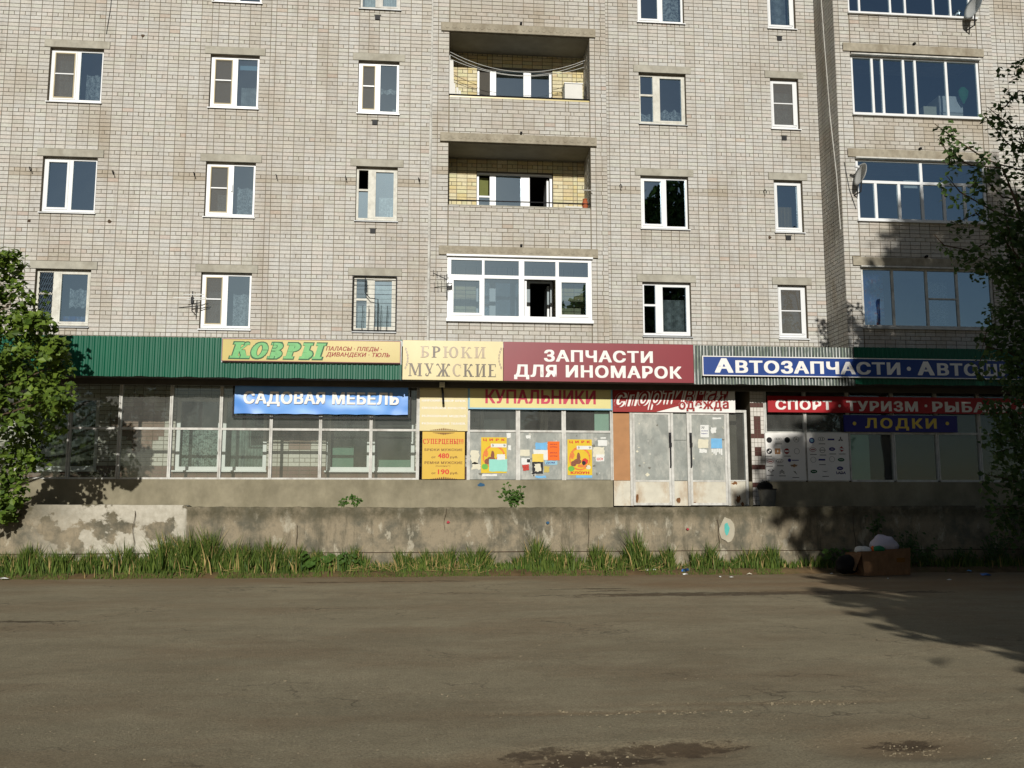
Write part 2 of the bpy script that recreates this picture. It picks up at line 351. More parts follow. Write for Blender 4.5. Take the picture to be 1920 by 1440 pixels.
def text(s, X0, X1, Z0, Z1, Y, mat, parent, off=.02, shear=0, space=1.05, th=.002, name='lettering', rise=0, label=None):
    th = min(th, .002); V, F = textmesh(s, off, shear, space)
    xs = [v[0] for v in V]; a, b = min(xs), max(xs); cap = max(v[1] for v in V if True)
    k = (X1 - X0) / (b - a); kz = (Z1 - Z0) / cap; mb = MB()
    mb.add([(X0 + (v[0] - a) * k, Y - .0006 - v[2] * th, Z0 + v[1] * kz + rise * (v[0] - a) / (b - a)) for v in V], F)
    o = mb.build(name, mat, parent)
    if label: o['label'] = label
    return o
# serif letters drawn stroke by stroke on a unit-high grid
def serif(s, X0, X1, Z0, Z1, Y, mat, parent, T=.17, t=.055, slab=False, shear=0, grow=0, th=.006, mats=None, name='lettering', gap=.14):
    polys = []; sf = t if not slab else .13; SW = .09 if not slab else .10
    def stem(x, y0=0, y1=1, feet=(1, 1), wd=T):
        polys.append([(x, y0), (x + wd, y0), (x + wd, y1), (x, y1)])
        if feet[0]: polys.append([(x - SW, y0), (x + wd + SW, y0), (x + wd + SW, y0 + sf), (x - SW, y0 + sf)])
        if feet[1]: polys.append([(x - SW, y1 - sf), (x + wd + SW, y1 - sf), (x + wd + SW, y1), (x - SW, y1)])
    def diag(x0, y0, x1, y1, wd): polys.append([(x0, y0), (x0 + wd, y0), (x1 + wd, y1), (x1, y1)] if y1 > y0 else [(x1, y1), (x1 + wd, y1), (x0 + wd, y0), (x0, y0)])
    def bar(x0, x1, y, wd=None): wd = wd or (t * 1.3 if not slab else .13); polys.append([(x0, y), (x1, y), (x1, y + wd), (x0, y + wd)])
    def arc(cx, cy, rx, ry, a0, a1, wt=T, n=10):
        for i in range(n):
            p = [R(a0 + (a1 - a0) * j / n) for j in (i, i + 1)]; q = []
            for a in p:
                wx = wt; wz = t * 1.4 if not slab else .13
                q.append(((cx + rx * math.cos(a), cy + ry * math.sin(a)), (cx + (rx - wx) * math.cos(a), cy + (ry - wz) * math.sin(a))))
            polys.append([q[0][0], q[1][0], q[1][1], q[0][1]])
    def foot(x, y, wd=.0): polys.append([(x - SW, y), (x + wd + SW, y), (x + wd + SW, y + sf), (x - SW, y + sf)])
    adv = 0; allp = []
    for ch in s:
        polys = []; W = .6
        if ch == 'Б': stem(.1); bar(.1, .62, 1 - sf, sf); polys.append([(.57, .78), (.62, .78), (.62, 1), (.57, 1)]); arc(.28, .28, .36, .28, -90, 90); bar(.1, .3, 0); bar(.1, .3, .56 - t * 1.3); W = .66
        elif ch == 'Р': stem(.1); arc(.3, .73, .34, .27, -90, 90); bar(.1, .32, 1 - t * 1.3); bar(.1, .32, .46); W = .66
        elif ch == 'Ю': stem(.1); bar(.2, .5, .48); arc(.78, .5, .34, .5, 0, 360, T, 22); W = 1.14
        elif ch == 'О': arc(.4, .5, .38, .5, 0, 360, T, 22); W = .8
        elif ch == 'С': arc(.4, .5, .38, .5, 50, 310, T, 18); polys.append([(.62, .68), (.67, .68), (.67, 1), (.62, .9)]); W = .72
        elif ch == 'К': stem(.1); diag(.24, .42, .56, .9, t * 1.3); diag(.34, .5, .58, 0, T); foot(.6, 0, T * .9); arc(.62, .86, .12, .14, 0, 180, .09, 8); W = .82
        elif ch == 'И': stem(.1); stem(.58); diag(.27, .1, .58 - .05, .85, t * 1.3); W = .86
        elif ch == 'Н': stem(.1); stem(.58); bar(.2, .6, .48); W = .86
        elif ch == 'П': stem(.1); stem(.58); bar(.1, .7, 1 - sf, sf); W = .86
        elif ch == 'Ц': stem(.1); stem(.55); bar(.1, .85, 0, sf * 1.2); polys.append([(.80, -.18), (.86, -.18), (.86, .06), (.80, .06)]); W = .88
        elif ch == 'Ы': stem(.1); arc(.28, .27, .3, .27, -90, 90); bar(.1, .3, 0); bar(.1, .3, .54 - t * 1.3); stem(.72); W = 1.0
        elif ch == 'М': stem(.08, wd=t * 1.4); stem(.78); diag(.46, .08, .10, 1, T); diag(.46, .08, .78, 1, t * 1.3); W = 1.06
        elif ch == 'У': diag(.42, .22, .08, 1, T); diag(.26, 0, .62, 1, t * 1.3); foot(.1, 1 - sf, T); foot(.6, 1 - sf, t); arc(.22, .12, .12, .12, 100, 330, .08, 8); W = .78
        elif ch == 'Ж': stem(.50); diag(.12, 0, .42, .52, T * .9); diag(.42, .48, .16, .92, t * 1.3); diag(.86, 0, .62, .52, T * .9); diag(.66, .48, .96, .92, t * 1.3); foot(.14, 0, T * .7); foot(.90, 0, T * .7); arc(.16, .86, .12, .14, 0, 180, .09, 8); arc(1.0, .86, .12, .14, 0, 180, .09, 8); W = 1.16
        elif ch == 'Е': stem(.1); bar(.1, .6, 0, sf); bar(.1, .6, 1 - sf, sf); bar(.2, .45, .48); polys.append([(.57, 0), (.62, 0), (.62, .26), (.60, .26)]); polys.append([(.57, 1), (.57, .78), (.62, .78), (.62, 1)]); W = .68
        elif ch == 'В': stem(.1); arc(.28, .27, .34, .27, -90, 90); arc(.26, .75, .30, .25, -90, 90); bar(.1, .3, 0); bar(.1, .3, .49); bar(.1, .3, 1 - t * 1.3); W = .68
        elif ch == '!': diag(.1, .3, .06, 1, T); polys.append([(.08, 0), (.08 + T * .8, 0), (.08 + T * .8, .14), (.08, .14)]); W = .3
        allp.append((adv, polys)); adv += W + gap
    adv -= gap; k = (X1 - X0) / adv; kz = Z1 - Z0; groups = {}
    for i, (ad, ps) in enumerate(allp):
        mm = mats[i % len(mats)] if mats else mat
        mb = groups.setdefault(id(mm), (mm, MB()))[1]
        for j, p in enumerate(ps):
            cx = sum(q[0] for q in p) / len(p); cz = sum(q[1] for q in p) / len(p); pts = []
            for x, z in p:
                x += grow * (1 if x > cx else -1); z += grow * 1.2 * (1 if z > cz else -1)
                pts.append((X0 + (ad + x + shear * z) * k, Z0 + z * kz))
            ar = sum(pts[a][0] * pts[(a + 1) % len(pts)][1] - pts[(a + 1) % len(pts)][0] * pts[a][1] for a in range(len(pts)))
            if ar < 0: pts.reverse()
            mb.prism(pts, Y - th - j * .00035, Y)
    for mm, mb in groups.values(): mb.build(name, mm, parent)

# ------------------------------------------------------------------ the building
F_, BAY, TOW = 22.54, 21.55, 21.40          # main wall, loggia bay and right wing planes
GL, FA, WL = 21.31, 20.42, 19.40            # shop glazing, canopy fascia, low wall
XE0, XE1, ZTOP = -14.0, 19.0, 16.3
XL = [-9.354, -5.494, -1.829, 5.409, 8.948]; XR = [-8.082, -4.298, -.803, 6.657, 9.712]
TOPS = [15.408, 12.608, 9.808, 7.008]; WH = 1.40
XTW = 10.23; BX0, BX1 = .045, 4.345; OX0, OX1 = .445, 3.93
SLB = [15.77, 12.97, 10.14, 7.32]; PAR = [14.11, 11.31, 8.56, 5.73]       # loggia slab undersides, parapet tops
TSL = [15.65, 12.85, 10.05, 7.26]; TPB = [13.90, 11.18, 8.42, 5.71]; TX0, TX1 = 10.63, 14.06
bld = thing('apartment_building', (2, F_, 0), 'pale silicate brick apartment block with loggias, standing above the row of shops', 'building')

def joints(x0, x1, anchors, L=.26):
    a = sorted({x0, x1, *[q for q in anchors if x0 < q < x1]}); out = [x0]
    for p, q in zip(a, a[1:]):
        d = q - p; n = int(d / L + .02); r = d - n * L
        if r < .07 and n > 0: ws = [d / n] * n
        else: ws = [L] * n; ws.insert(random.randint(0, n), r)
        x = p
        for wd in ws[:-1]: x += wd; out.append(x)
        out.append(q)
    return out
BR = []          # (axis, plane, a0, a1, z0, z1, colour, style)
PAL = [(1, 1, 1), (1.02, 1.01, 1.0), (.98, .975, .97), (1.02, 1.0, .965), (1.02, .975, .95), (.97, .975, .98), (.99, 1.0, .96), (.95, .935, .92)]
def tint(X, Z, dark=0):
    b = random.choice(PAL); k = random.uniform(.96, 1.045); c = [b[0] * k, b[1] * k, b[2] * k]
    if random.random() < .008: c = [c[0] * .96, c[1] * .86, c[2] * .82]
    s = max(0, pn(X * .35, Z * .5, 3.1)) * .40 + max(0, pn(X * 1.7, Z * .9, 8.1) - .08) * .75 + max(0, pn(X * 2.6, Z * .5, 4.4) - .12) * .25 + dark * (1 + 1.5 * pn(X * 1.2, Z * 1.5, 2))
    s += .95 * max(0, 1 - abs(Z - 9.40) / .12) * max(0, .6 + 1.2 * pn(X * 1.3, 0, 5)) * (1 if X < 10.2 else 0)
    for i in range(5):
        for tz in TOPS:
            if XL[i] - .1 < X < XR[i] + .1:
                dz = tz - WH - Z
                if 0 < dz < .7: s += .28 * (1 - dz / .7) * (.4 + .9 * max(0, .3 + pn(X * 3, tz, 1)))
    s = min(.75, s); br = (.70, .61, .49)
    return tuple(c[i] * (1 - s) + br[i] * s for i in range(3))
def clip(a0, a1, z, ops):
    seg = [(a0, a1)]
    for (p, q, zl, zh) in ops:
        if zl - .045 < z < zh - .02 or zl + .02 < z < zh + .045:
            if not (zl + .01 < z < zh - .01): continue
            n = []
            for s0, s1 in seg:
                if q <= s0 or p >= s1: n.append((s0, s1)); continue
                if s0 < p: n.append((s0, p))
                if s1 > q: n.append((q, s1))
            seg = n
    return [s for s in seg if s[1] - s[0] > .035]
def lay(axis, plane, a0, a1, z0, z1, ops, anchors, style='main', dark=0, colf=None, phase=1):
    J = joints(a0, a1, anchors); k0 = int(math.floor((z0 - .008) / .1 + .001)); k1 = int(math.ceil((z1 - .008) / .1 - .001))
    for k in range(k0, k1):
        zb = .008 + k * .1; zt = zb + .1; zb = max(zb, z0); zt = min(zt, z1)
        if zt - zb < .03: continue
        hdr = (k - 98 - phase) % 5 == 0; cells = []
        if hdr and style == 'par':
            xs = [a0] + [j + .13 for j in J[:-1] if j + .13 < a1 - .04] + [a1]; cells = list(zip(xs, xs[1:]))
        else:
            for p, q in zip(J, J[1:]):
                if hdr and q - p > .2: cells += [(p, (p + q) / 2), ((p + q) / 2, q)]
                else: cells.append((p, q))
        for p, q in cells:
            for s0, s1 in clip(p, q, (zb + zt) / 2, ops):
                X, Z = ((s0 + s1) / 2, (zb + zt) / 2)
                c = colf(X, Z) if colf else tint(X if axis == 'x' else 30 + X, Z, dark)
                BR.append((axis, plane, s0, s1, zb, zt, c))
mort = MB()
def mortar(axis, plane, a0, a1, z0, z1, ops):
    xs = sorted({a0, a1, *[x for o in ops for x in (o[0], o[1]) if a0 < x < a1]}); zs = sorted({z0, z1, *[z for o in ops for z in (o[2], o[3]) if z0 < z < z1]})
    d = plane + .013
    for xa, xb in zip(xs, xs[1:]):
        for za, zb in zip(zs, zs[1:]):
            cx, cz = (xa + xb) / 2, (za + zb) / 2
            if any(o[0] < cx < o[1] and o[2] < cz < o[3] for o in ops): continue
            if axis == 'x': mort.quad((xa, d, za), (xb, d, za), (xb, d, zb), (xa, d, zb))
            else: mort.quad((d, xb, za), (d, xa, za), (d, xa, zb), (d, xb, zb))
def reveal(x0, x1, z0, z1, Y, dep=.32):
    a, b = Y + .004, Y + dep
    mort.quad((x0, a, z0), (x0, b, z0), (x0, b, z1), (x0, a, z1)); mort.quad((x1, b, z0), (x1, a, z0), (x1, a, z1), (x1, b, z1))
    mort.quad((x0, a, z1), (x0, b, z1), (x1, b, z1), (x1, a, z1)); mort.quad((x0, b, z0), (x0, a, z0), (x1, a, z0), (x1, b, z0))
rooms = MB()
def room(x0, x1, z0, z1, Y, dep=3.6, m=.7):
    a, b = Y + .32, Y + dep; x0 -= m; x1 += m; z0 -= .8; z1 += .35
    rooms.quad((x0, b, z0), (x0, a, z0), (x0, a, z1), (x0, b, z1)); rooms.quad((x1, a, z0), (x1, b, z0), (x1, b, z1), (x1, a, z1))
    rooms.quad((x0, a, z1), (x1, a, z1), (x1, b, z1), (x0, b, z1)); rooms.quad((x0, b, z0), (x1, b, z0), (x1, a, z0), (x0, a, z0))
    rooms.quad((x0, b, z0), (x0, b, z1), (x1, b, z1), (x1, b, z0))

# main facade openings
ops = []; lint = []
for i in range(5):
    for tz in TOPS:
        ops.append((XL[i], XR[i], tz - WH, tz)); lint.append((XL[i] - .14, XR[i] + .14, tz, tz + .2))
anc = [v for i in range(5) for v in (XL[i], XR[i])]
for (a, b, ph) in ((XE0, BX0, 1), (BX1, XTW, 1)):
    lay('x', F_, a, b, 5.0, ZTOP, ops + lint, [x for x in anc if a < x < b], phase=ph)
    mortar('x', F_, a, b, 4.4, ZTOP, ops)
lay('x', F_, 14.46, XE1, 5.0, ZTOP, [], [14.9]); mortar('x', F_, 14.46, XE1, 4.4, ZTOP, [])
for o in ops: reveal(*o, F_); room(*o, F_)
for x0, x1, z0, z1 in lint:
    mb = MB().box(x0, x1, F_ - .022, F_ + .12, z0 + .004, z1 - .008); mb.build('lintel', M['concrete'], bld)
# loggia bay: pilasters, parapets, slabs
bops = []
for i in range(4): bops.append((OX0, OX1, PAR[i], SLB[i]))
slabs = [(OX0 - .2, OX1 + .15, SLB[i], SLB[i] + .215) for i in range(4)]
lay('x', BAY, BX0, OX0, 5.0, ZTOP, slabs, [BX0 + .13], 'par'); lay('x', BAY, OX1, BX1, 5.0, ZTOP, slabs, [OX1 + .13, BX1 - .13], 'par')
for i in range(4):
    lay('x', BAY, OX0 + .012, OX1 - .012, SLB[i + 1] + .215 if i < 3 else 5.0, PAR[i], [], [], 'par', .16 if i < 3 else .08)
mortar('x', BAY, BX0, BX1, 4.4, ZTOP, bops)
lay('y', BX0, BAY, F_, 5.0, ZTOP, [], []); mortar('y', BX0, BAY, F_, 4.4, ZTOP, [])
mort.quad((BX1 - .01, BAY, 4.4), (BX1 - .01, F_, 4.4), (BX1 - .01, F_, ZTOP), (BX1 - .01, BAY, ZTOP))
def yellowbrick(X, Z):
    b = random.choice([(1.28, 1.10, .62), (1.25, 1.14, .74), (1.2, 1.02, .66), (1.3, 1.2, .86), (1.18, 1.14, .76)]); k = random.uniform(.92, 1.05); return (b[0] * k, b[1] * k, b[2] * k)
BK = [(1.19, 3.14)] * 4
for i in range(4):
    zc, zf = SLB[i], SLB[i] - 2.6
    o = [(1.19, 3.14, TOPS[i] - 1.42, TOPS[i]), (2.42, 3.14, zf + .05, TOPS[i])]
    lay('x', F_ + .06, OX0 - .02, OX1 + .1, zf, zc, o, [1.19, 3.14], colf=yellowbrick)
    mortar('x', F_ + .06, OX0 - .02, OX1 + .1, zf, zc, o); reveal(1.19, 3.14, TOPS[i] - 1.42, TOPS[i], F_ + .06); room(1.19, 3.14, TOPS[i] - 1.42, TOPS[i], F_ + .06)
    lay('y', OX1 + .02, BAY + .14, F_ + .06, zf, zc, [], []); mortar('y', OX1 + .02, BAY + .12, F_ + .06, zf, zc, [])
    mort.quad((OX0 - .01, F_ + .06, zf), (OX0 - .01, BAY + .02, zf), (OX0 - .01, BAY + .02, zc), (OX0 - .01, F_ + .06, zc))
    if i < 3: mort.box(OX0 + .01, OX1 - .01, BAY + .10, BAY + .14, SLB[i + 1] + .2, PAR[i] - .01)
    mb = MB(); mb.box(OX0 - .2, OX1 + .15, BAY - .05, F_ + .05, SLB[i], SLB[i] + .215)
    s = mb.build('balcony_slab', M['slabc'], bld)
    n = 22
    if i == 0:                                           # round hollow-core ends showing in the slab edge
        an = [2 * math.pi * j / 10 for j in range(10)]; hm = MB().prism([(.055 * math.cos(t), .055 * math.sin(t)) for t in an], -.008, 0).build('hollow_core', M['slabc'])
        core_me = hm.data; bpy.data.objects.remove(hm)
    for k in range(n): link('hollow_core', core_me, s, (OX0 - .05 + k * (OX1 - OX0 + .1) / (n - 1), BAY - .05, SLB[i] + .115))
    MB().box(OX0 + .005, OX1 - .005, BAY + .02, F_ + .05, SLB[i] - .02, SLB[i] - .004).build('ceiling', M['ceil'], bld)
    MB().box((OX0 + OX1) / 2 - .0, (OX0 + OX1) / 2 + .05, BAY - .09, BAY - .002, SLB[i] + .235, SLB[i] + .285).build('drain_pipe', M['black'], bld)
# right wing
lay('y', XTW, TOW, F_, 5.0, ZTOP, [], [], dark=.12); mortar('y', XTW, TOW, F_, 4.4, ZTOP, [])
tops_ = [(TX0, TX1, TPB[i], TSL[i]) for i in range(4)]
tsl = [(TX0 - .2, TX1 + .14, TSL[i], TSL[i] + .215) for i in range(4)]
lay('x', TOW, XTW, TX0, 5.0, ZTOP, tsl, [XTW + .13], 'par'); lay('x', TOW, TX1, 14.46, 5.0, ZTOP, tsl, [TX1 + .13], 'par')
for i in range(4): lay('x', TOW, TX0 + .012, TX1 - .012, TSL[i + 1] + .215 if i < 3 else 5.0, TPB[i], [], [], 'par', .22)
mortar('x', TOW, XTW, 14.46, 4.4, ZTOP, tops_)
mort.quad((14.45, TOW, 4.4), (14.45, F_, 4.4), (14.45, F_, ZTOP), (14.45, TOW, ZTOP))
for i in range(4):
    s = MB().box(TX0 - .2, TX1 + .14, TOW - .04, F_ + .05, TSL[i], TSL[i] + .215).build('balcony_slab', M['slabc'], bld)
    reveal(TX0, TX1, TPB[i], TSL[i], TOW, .14); room(TX0, TX1, TPB[i] - .2, TSL[i] - .3, TOW - .18, 3.0, .1)
    MB().box(12.3, 12.35, TOW - .09, TOW - .002, TSL[i] + .235, TSL[i] + .285).build('drain_pipe', M['black'], bld)
mort.box(XE0, XE1, F_ + 3.9, F_ + 10, 0, ZTOP)
mort.quad((XE0, F_ + 10, 0), (XE0, F_, 0), (XE0, F_, ZTOP), (XE0, F_ + 10, ZTOP)); mort.quad((XE1, F_, 0), (XE1, F_ + 10, 0), (XE1, F_ + 10, ZTOP), (XE1, F_, ZTOP))
MB().box(XE0 - .1, XE1 + .1, BAY - .25, F_ + 10.1, ZTOP, ZTOP + .25).build('roof', M['slabc'], bld)
# inner wall of the shop gallery (white bricks, red diamonds and base course)
DIA = [-7.9 + 3.86 * k * 1.0 for k in range(0, 1)]
dcx = [at(263, 800, F_)[0], at(560, 800, F_)[0], at(30, 800, F_)[0] - 1.5]
gops = [(at(60, 830, F_)[0], at(183, 830, F_)[0]), (at(328, 830, F_)[0], at(500, 830, F_)[0]), (at(612, 830, F_)[0], at(778, 830, F_)[0]), (at(900, 830, F_)[0], at(1140, 830, F_)[0]), (8.6, 10.4), (11.0, 13.2)]
gz0, gz1 = at(400, 884, F_)[1], 3.95
def innercol(X, Z):
    if Z < 2.26: return (.36, .23, .20)
    for c in dcx:
        if abs(X - c) / .70 + abs(Z - 3.30) / .72 < 1: return (.50, .36, .31)
    k = random.uniform(.93, 1.04); return (1.05 * k, 1.03 * k, .98 * k)
go = [(a, b, gz0, gz1) for a, b in gops]
lay('x', F_ + .002, XE0, XE1, 1.9, 4.4, go, [x for g in gops for x in g], colf=innercol); mortar('x', F_ + .002, XE0, XE1, 1.3, 4.4, go)
for g in go: reveal(*g, F_); room(*g, F_, 3.2, .15)
mort.build('mortar_bed', M['mortar'], bld); rooms.build('room', M['room'], bld)

# bricks: the 300 that show largest are objects, the rest one mesh
def shows(b):
    ax, pl, a0, a1, z0, z1, c = b
    if ax != 'x' or z0 < 5.45: return 0
    X, Y, Z = (a0 + a1) / 2, pl, (z0 + z1) / 2
    x1 = math.cos(-YAW) * X + math.sin(-YAW) * Y; y1 = -math.sin(-YAW) * X + math.cos(-YAW) * Y
    y2 = math.cos(PIT) * y1 + math.sin(PIT) * (Z - EYE); z2 = -math.sin(PIT) * y1 + math.cos(PIT) * (Z - EYE)
    if abs(x1 / y2) > .54 or abs(z2 / y2) > .41 or (X > 13.2): return 0
    return (a1 - a0) * (z1 - z0) / y2 ** 2
order = sorted(range(len(BR)), key=lambda i: -shows(BR[i])); single = set(order[:300])
def brickbox(b, org=None, jit=0):
    ax, pl, a0, a1, z0, z1, c = b; g = .0072
    a0 += g; a1 -= g; z0 += g; z1 -= g; f = pl - jit; k = pl + .04
    if org: a0, a1, z0, z1, f, k = a0 - org[0], a1 - org[0], z0 - org[2], z1 - org[2], f - org[1], k - org[1]
    if ax == 'x': V = [(a0, f, z0), (a1, f, z0), (a1, f, z1), (a0, f, z1), (a0, k, z0), (a1, k, z0), (a1, k, z1), (a0, k, z1)]
    else: V = [(f, a1, z0), (f, a0, z0), (f, a0, z1), (f, a1, z1), (k, a1, z0), (k, a0, z0), (k, a0, z1), (k, a1, z1)]
    return V, [(0, 1, 2, 3), (0, 4, 5, 1), (1, 5, 6, 2), (2, 6, 7, 3), (3, 7, 4, 0)]
V = []; F = []; T = []
shared = {}
for i, b in enumerate(BR):
    j = random.uniform(-.0005, .0035)
    if i in single and shows(b) > 0:
        key = (round(b[3] - b[2], 3), round(b[5] - b[4], 3)); org = ((b[2] + b[3]) / 2, b[1], b[4])
        if key not in shared:
            v, f = brickbox(b, org, 0); me = bpy.data.meshes.new('brick'); me.from_pydata(v, [], f); me.materials.append(M['brick'])
            at_ = me.attributes.new('tint', 'FLOAT_COLOR', 'FACE')
            for q in at_.data: q.color = (1, 1, 1, 1)
            shared[key] = me
        o = link('brick', shared[key], bld, (org[0], org[1] - j, org[2])); o.color = (*b[6], 1)
    else:
        v, f = brickbox(b, None, j); n = len(V); V += v; F += [tuple(n + q for q in t) for t in f]; T += [(*b[6], 1)] * 5
me = bpy.data.meshes.new('brickwork'); me.from_pydata(V, [], F); me.materials.append(M['brick'])
a = me.attributes.new('tint', 'FLOAT_COLOR', 'FACE'); a.data.foreach_set('color', [x for t in T for x in t])
o = link('brickwork', me, bld); o['kind'] = 'stuff'
print('bricks', len(BR))

# ------------------------------------------------------------------ windows
def frame(mb, x0, x1, z0, z1, wd, y0, y1):
    mb.box(x0, x0 + wd, y0, y1, z0, z1); mb.box(x1 - wd, x1, y0, y1, z0, z1)
    mb.box(x0 + wd, x1 - wd, y0, y1, z0, z0 + wd); mb.box(x0 + wd, x1 - wd, y0, y1, z1 - wd, z1)
def pane(x0, x1, z0, z1, y, mat, parent, name='pane'):
    t = [random.uniform(-.003, .003) for _ in range(3)]      # panes never sit perfectly true
    return MB().quad((x0, y + t[0], z0), (x1, y + t[1], z0), (x1, y + t[1] + t[2], z1), (x0, y + t[0] + t[2], z1)).build(name, mat, parent)
def window(col, tz, style, m=.5, net=False, bar=None, split=.42, gl='glass', fm='white', sillm='white', dark=False, side=False, openf=False):
    x0, x1, z1 = XL[col], XR[col], tz; z0 = tz - WH + .045; Y = F_ + .10; mb = MB(); W = x1 - x0
    G = M[gl]; fr = M[fm]
    frame(mb, x0 + .005, x1 - .005, z0, z1 - .005, .055, Y, Y + .07)
    root = None; panes = []
    i0, i1, j0, j1 = x0 + .06, x1 - .06, z0 + .055, z1 - .06
    if style == 'two':
        xm = x0 + W * m; mb.box(xm - .045, xm + .045, Y - .002, Y + .07, j0, j1)
        frame(mb, i0, xm - .045, j0, j1, .05, Y - .015, Y + .05)
        panes.append((i0 + .05, xm - .095, j0 + .05, j1 - .05)); panes.append((xm + .045, i1, j0, j1))
    elif style == 'wood':
        xm = x0 + W * m; hw = .075; mb.box(xm - hw, xm + hw, Y - .012, Y + .07, j0, j1)
        frame(mb, xm + hw, i1, j0, j1, .04, Y - .006, Y + .05)
        zs = j1 - (j1 - j0) * split; mb.box(i0, xm - hw, Y - .008, Y + .05, zs - .025, zs + .025)
        panes.append((i0, xm - hw, j0, zs - .025))
        if not openf: panes.append((i0, xm - hw, zs + .025, j1))
        panes.append((xm + hw + .04, i1 - .04, j0 + .04, j1 - .04))
    else:
        frame(mb, i0, i1, j0, j1, .05, Y - .015, Y + .05)
        panes.append((i0 + .05, i1 - .05, j0 + .05, j1 - .05))
        if side: mb.box(i1 - .075, i1 + .02, Y - .03, Y - .016, j0 + .04, j1 - .04)
    root = mb.build('window', fr, bld)
    for p in panes: pane(*p, Y + .03, G, root)
    p = panes[0]
    if net:
        nb = MB(); frame(nb, p[0] - .015, p[1] + .015, p[2] - .015, p[3] + .015, .022, Y - .024, Y - .0155); nb.build('net_frame', M['netframe'], root)
        zb = p[3] - (p[3] - p[2]) * .47
        MB().box(p[0] + .007, p[1] - .007, Y - .032, Y - .018, zb - .014, zb + .014).build('net_bar', M['white'], root)
        MB().quad((p[0], Y - .012, p[2]), (p[1], Y - .012, p[2]), (p[1], Y - .012, p[3]), (p[0], Y - .012, p[3])).build('mosquito_net', M['netsee'], root)
    elif bar:
        zb = p[3] - (p[3] - p[2]) * bar; MB().box(p[0], p[1], Y - .012, Y + .03, zb - .014, zb + .014).build('glazing_bar', fr, root)
        if style == 'one': MB().quad((p[0], Y - .001, p[2]), (p[1], Y - .001, p[2]), (p[1], Y - .001, p[3]), (p[0], Y - .001, p[3])).build('mosquito_net', M['netsee'], root)
    sb = MB(); sb.add([(x0 - .03, F_ - .05, z0 - .055), (x1 + .03, F_ - .05, z0 - .055), (x1 + .03, Y + .02, z0 - .004), (x0 - .03, Y + .02, z0 - .004),
                       (x0 - .03, F_ - .05, z0 - .075), (x1 + .03, F_ - .05, z0 - .075), (x1 + .03, Y + .02, z0 - .03), (x0 - .03, Y + .02, z0 - .03)],
                      [(0, 1, 2, 3), (7, 6, 5, 4), (0, 4, 5, 1), (1, 5, 6, 2), (2, 6, 7, 3), (3, 7, 4, 0)])
    sb.build('sill', M[sillm], root)
    return root, panes
m = NT('net_see_through'); tr = m.n('ShaderNodeBsdfTransparent'); d = m.n('ShaderNodeBsdfDiffuse'); d.inputs[0].default_value = (*lin(120, 116, 108), 1)
mx = m.n('ShaderNodeMixShader'); mx.inputs[0].default_value = .5; m.l(tr.outputs[0], mx.inputs[1]); m.l(d.outputs[0], mx.inputs[2]); m.l(mx.outputs[0], m.out.inputs[0]); M['netsee'] = m.m
t0, tA, tB, tC = TOPS
W_ = {}
def WN(k, *a, **b): W_[k] = window(*a, **b)
WN('1A', 0, tA, 'two', .52, net=True); WN('1B', 0, tB, 'two', .50); WN('1C', 0, tC, 'wood', .36, fm='oldwhite', sillm='sill')
WN('2A', 1, tA, 'two', .51, net=True); WN('2B', 1, tB, 'two', .51, net=True); WN('2C', 1, tC, 'two', .48, net=True)
WN('3A', 2, tA, 'two', .49, net=True); WN('3B', 2, tB, 'wood', .36, gl='glareglass', fm='oldwhite', sillm='sill', openf=True); WN('3C', 2, tC, 'wood', .38, gl='oldglass', fm='oldwhite', sillm='sill')
WN('4A', 3, tA, 'wood', .37, gl='glass', fm='oldwhite', sillm='sill'); WN('4B', 3, tB, 'two', .52); WN('4C', 3, tC, 'wood', .34, fm='white', sillm='sill')
WN('5A', 4, tA, 'one', bar=.48, side=True); WN('5B', 4, tB, 'one'); WN('5C', 4, tC, 'one', bar=.48, side=True)
WN('1O', 0, t0, 'two', .5); WN('2O', 1, t0, 'two', .5); WN('3O', 2, t0, 'wood', .45, fm='greyframe', gl='oldglass', sillm='sill'); WN('4O', 3, t0, 'two', .52); WN('5O', 4, t0, 'one', side=True)
# iron grille with a bent pattern on the lowest third-column window
x0, x1, z0, z1 = XL[2] - .02, XR[2] + .02, tC - WH + .02, tC - .02
mb = MB(); Yg = F_ - .07
for a, b in (((x0, z0), (x1, z0)), ((x1, z0), (x1, z1)), ((x1, z1), (x0, z1)), ((x0, z1), (x0, z0))): mb.tube([(a[0], Yg, a[1]), (b[0], Yg, b[1])], .012, 5)
for f in (.22, .36, .50, .64, .78): mb.tube([(x0 + (x1 - x0) * f, Yg, z0), (x0 + (x1 - x0) * (f + .02), Yg, z0 + .62)], .007, 4)
for f in (.15, .32, .5, .66, .83): mb.tube([(x0, Yg, z0 + (z1 - z0) * f), (x1, Yg, z0 + (z1 - z0) * f)], .0055, 4)
mb.tube([(x0 + .3, Yg, z1), (x0 + .3, Yg, z1 - .42), (x0 + .42, Yg, z1 - .56), (x0 + .62, Yg, z1 - .58), (x0 + .62, Yg, z0)], .012, 5)
mb.tube([(x0, Yg, z1 - .14), (x0 + .35, Yg, z1 - .14), (x0 + .35, Yg - .02, z1 - .42)], .009, 5)
for c in ((x0, z0), (x1, z0), (x0, z1), (x1, z1)): mb.tube([(c[0], Yg, c[1]), (c[0], F_ + .02, c[1])], .01, 4)
mb.build('grille', M['dark'], W_['3C'][0])
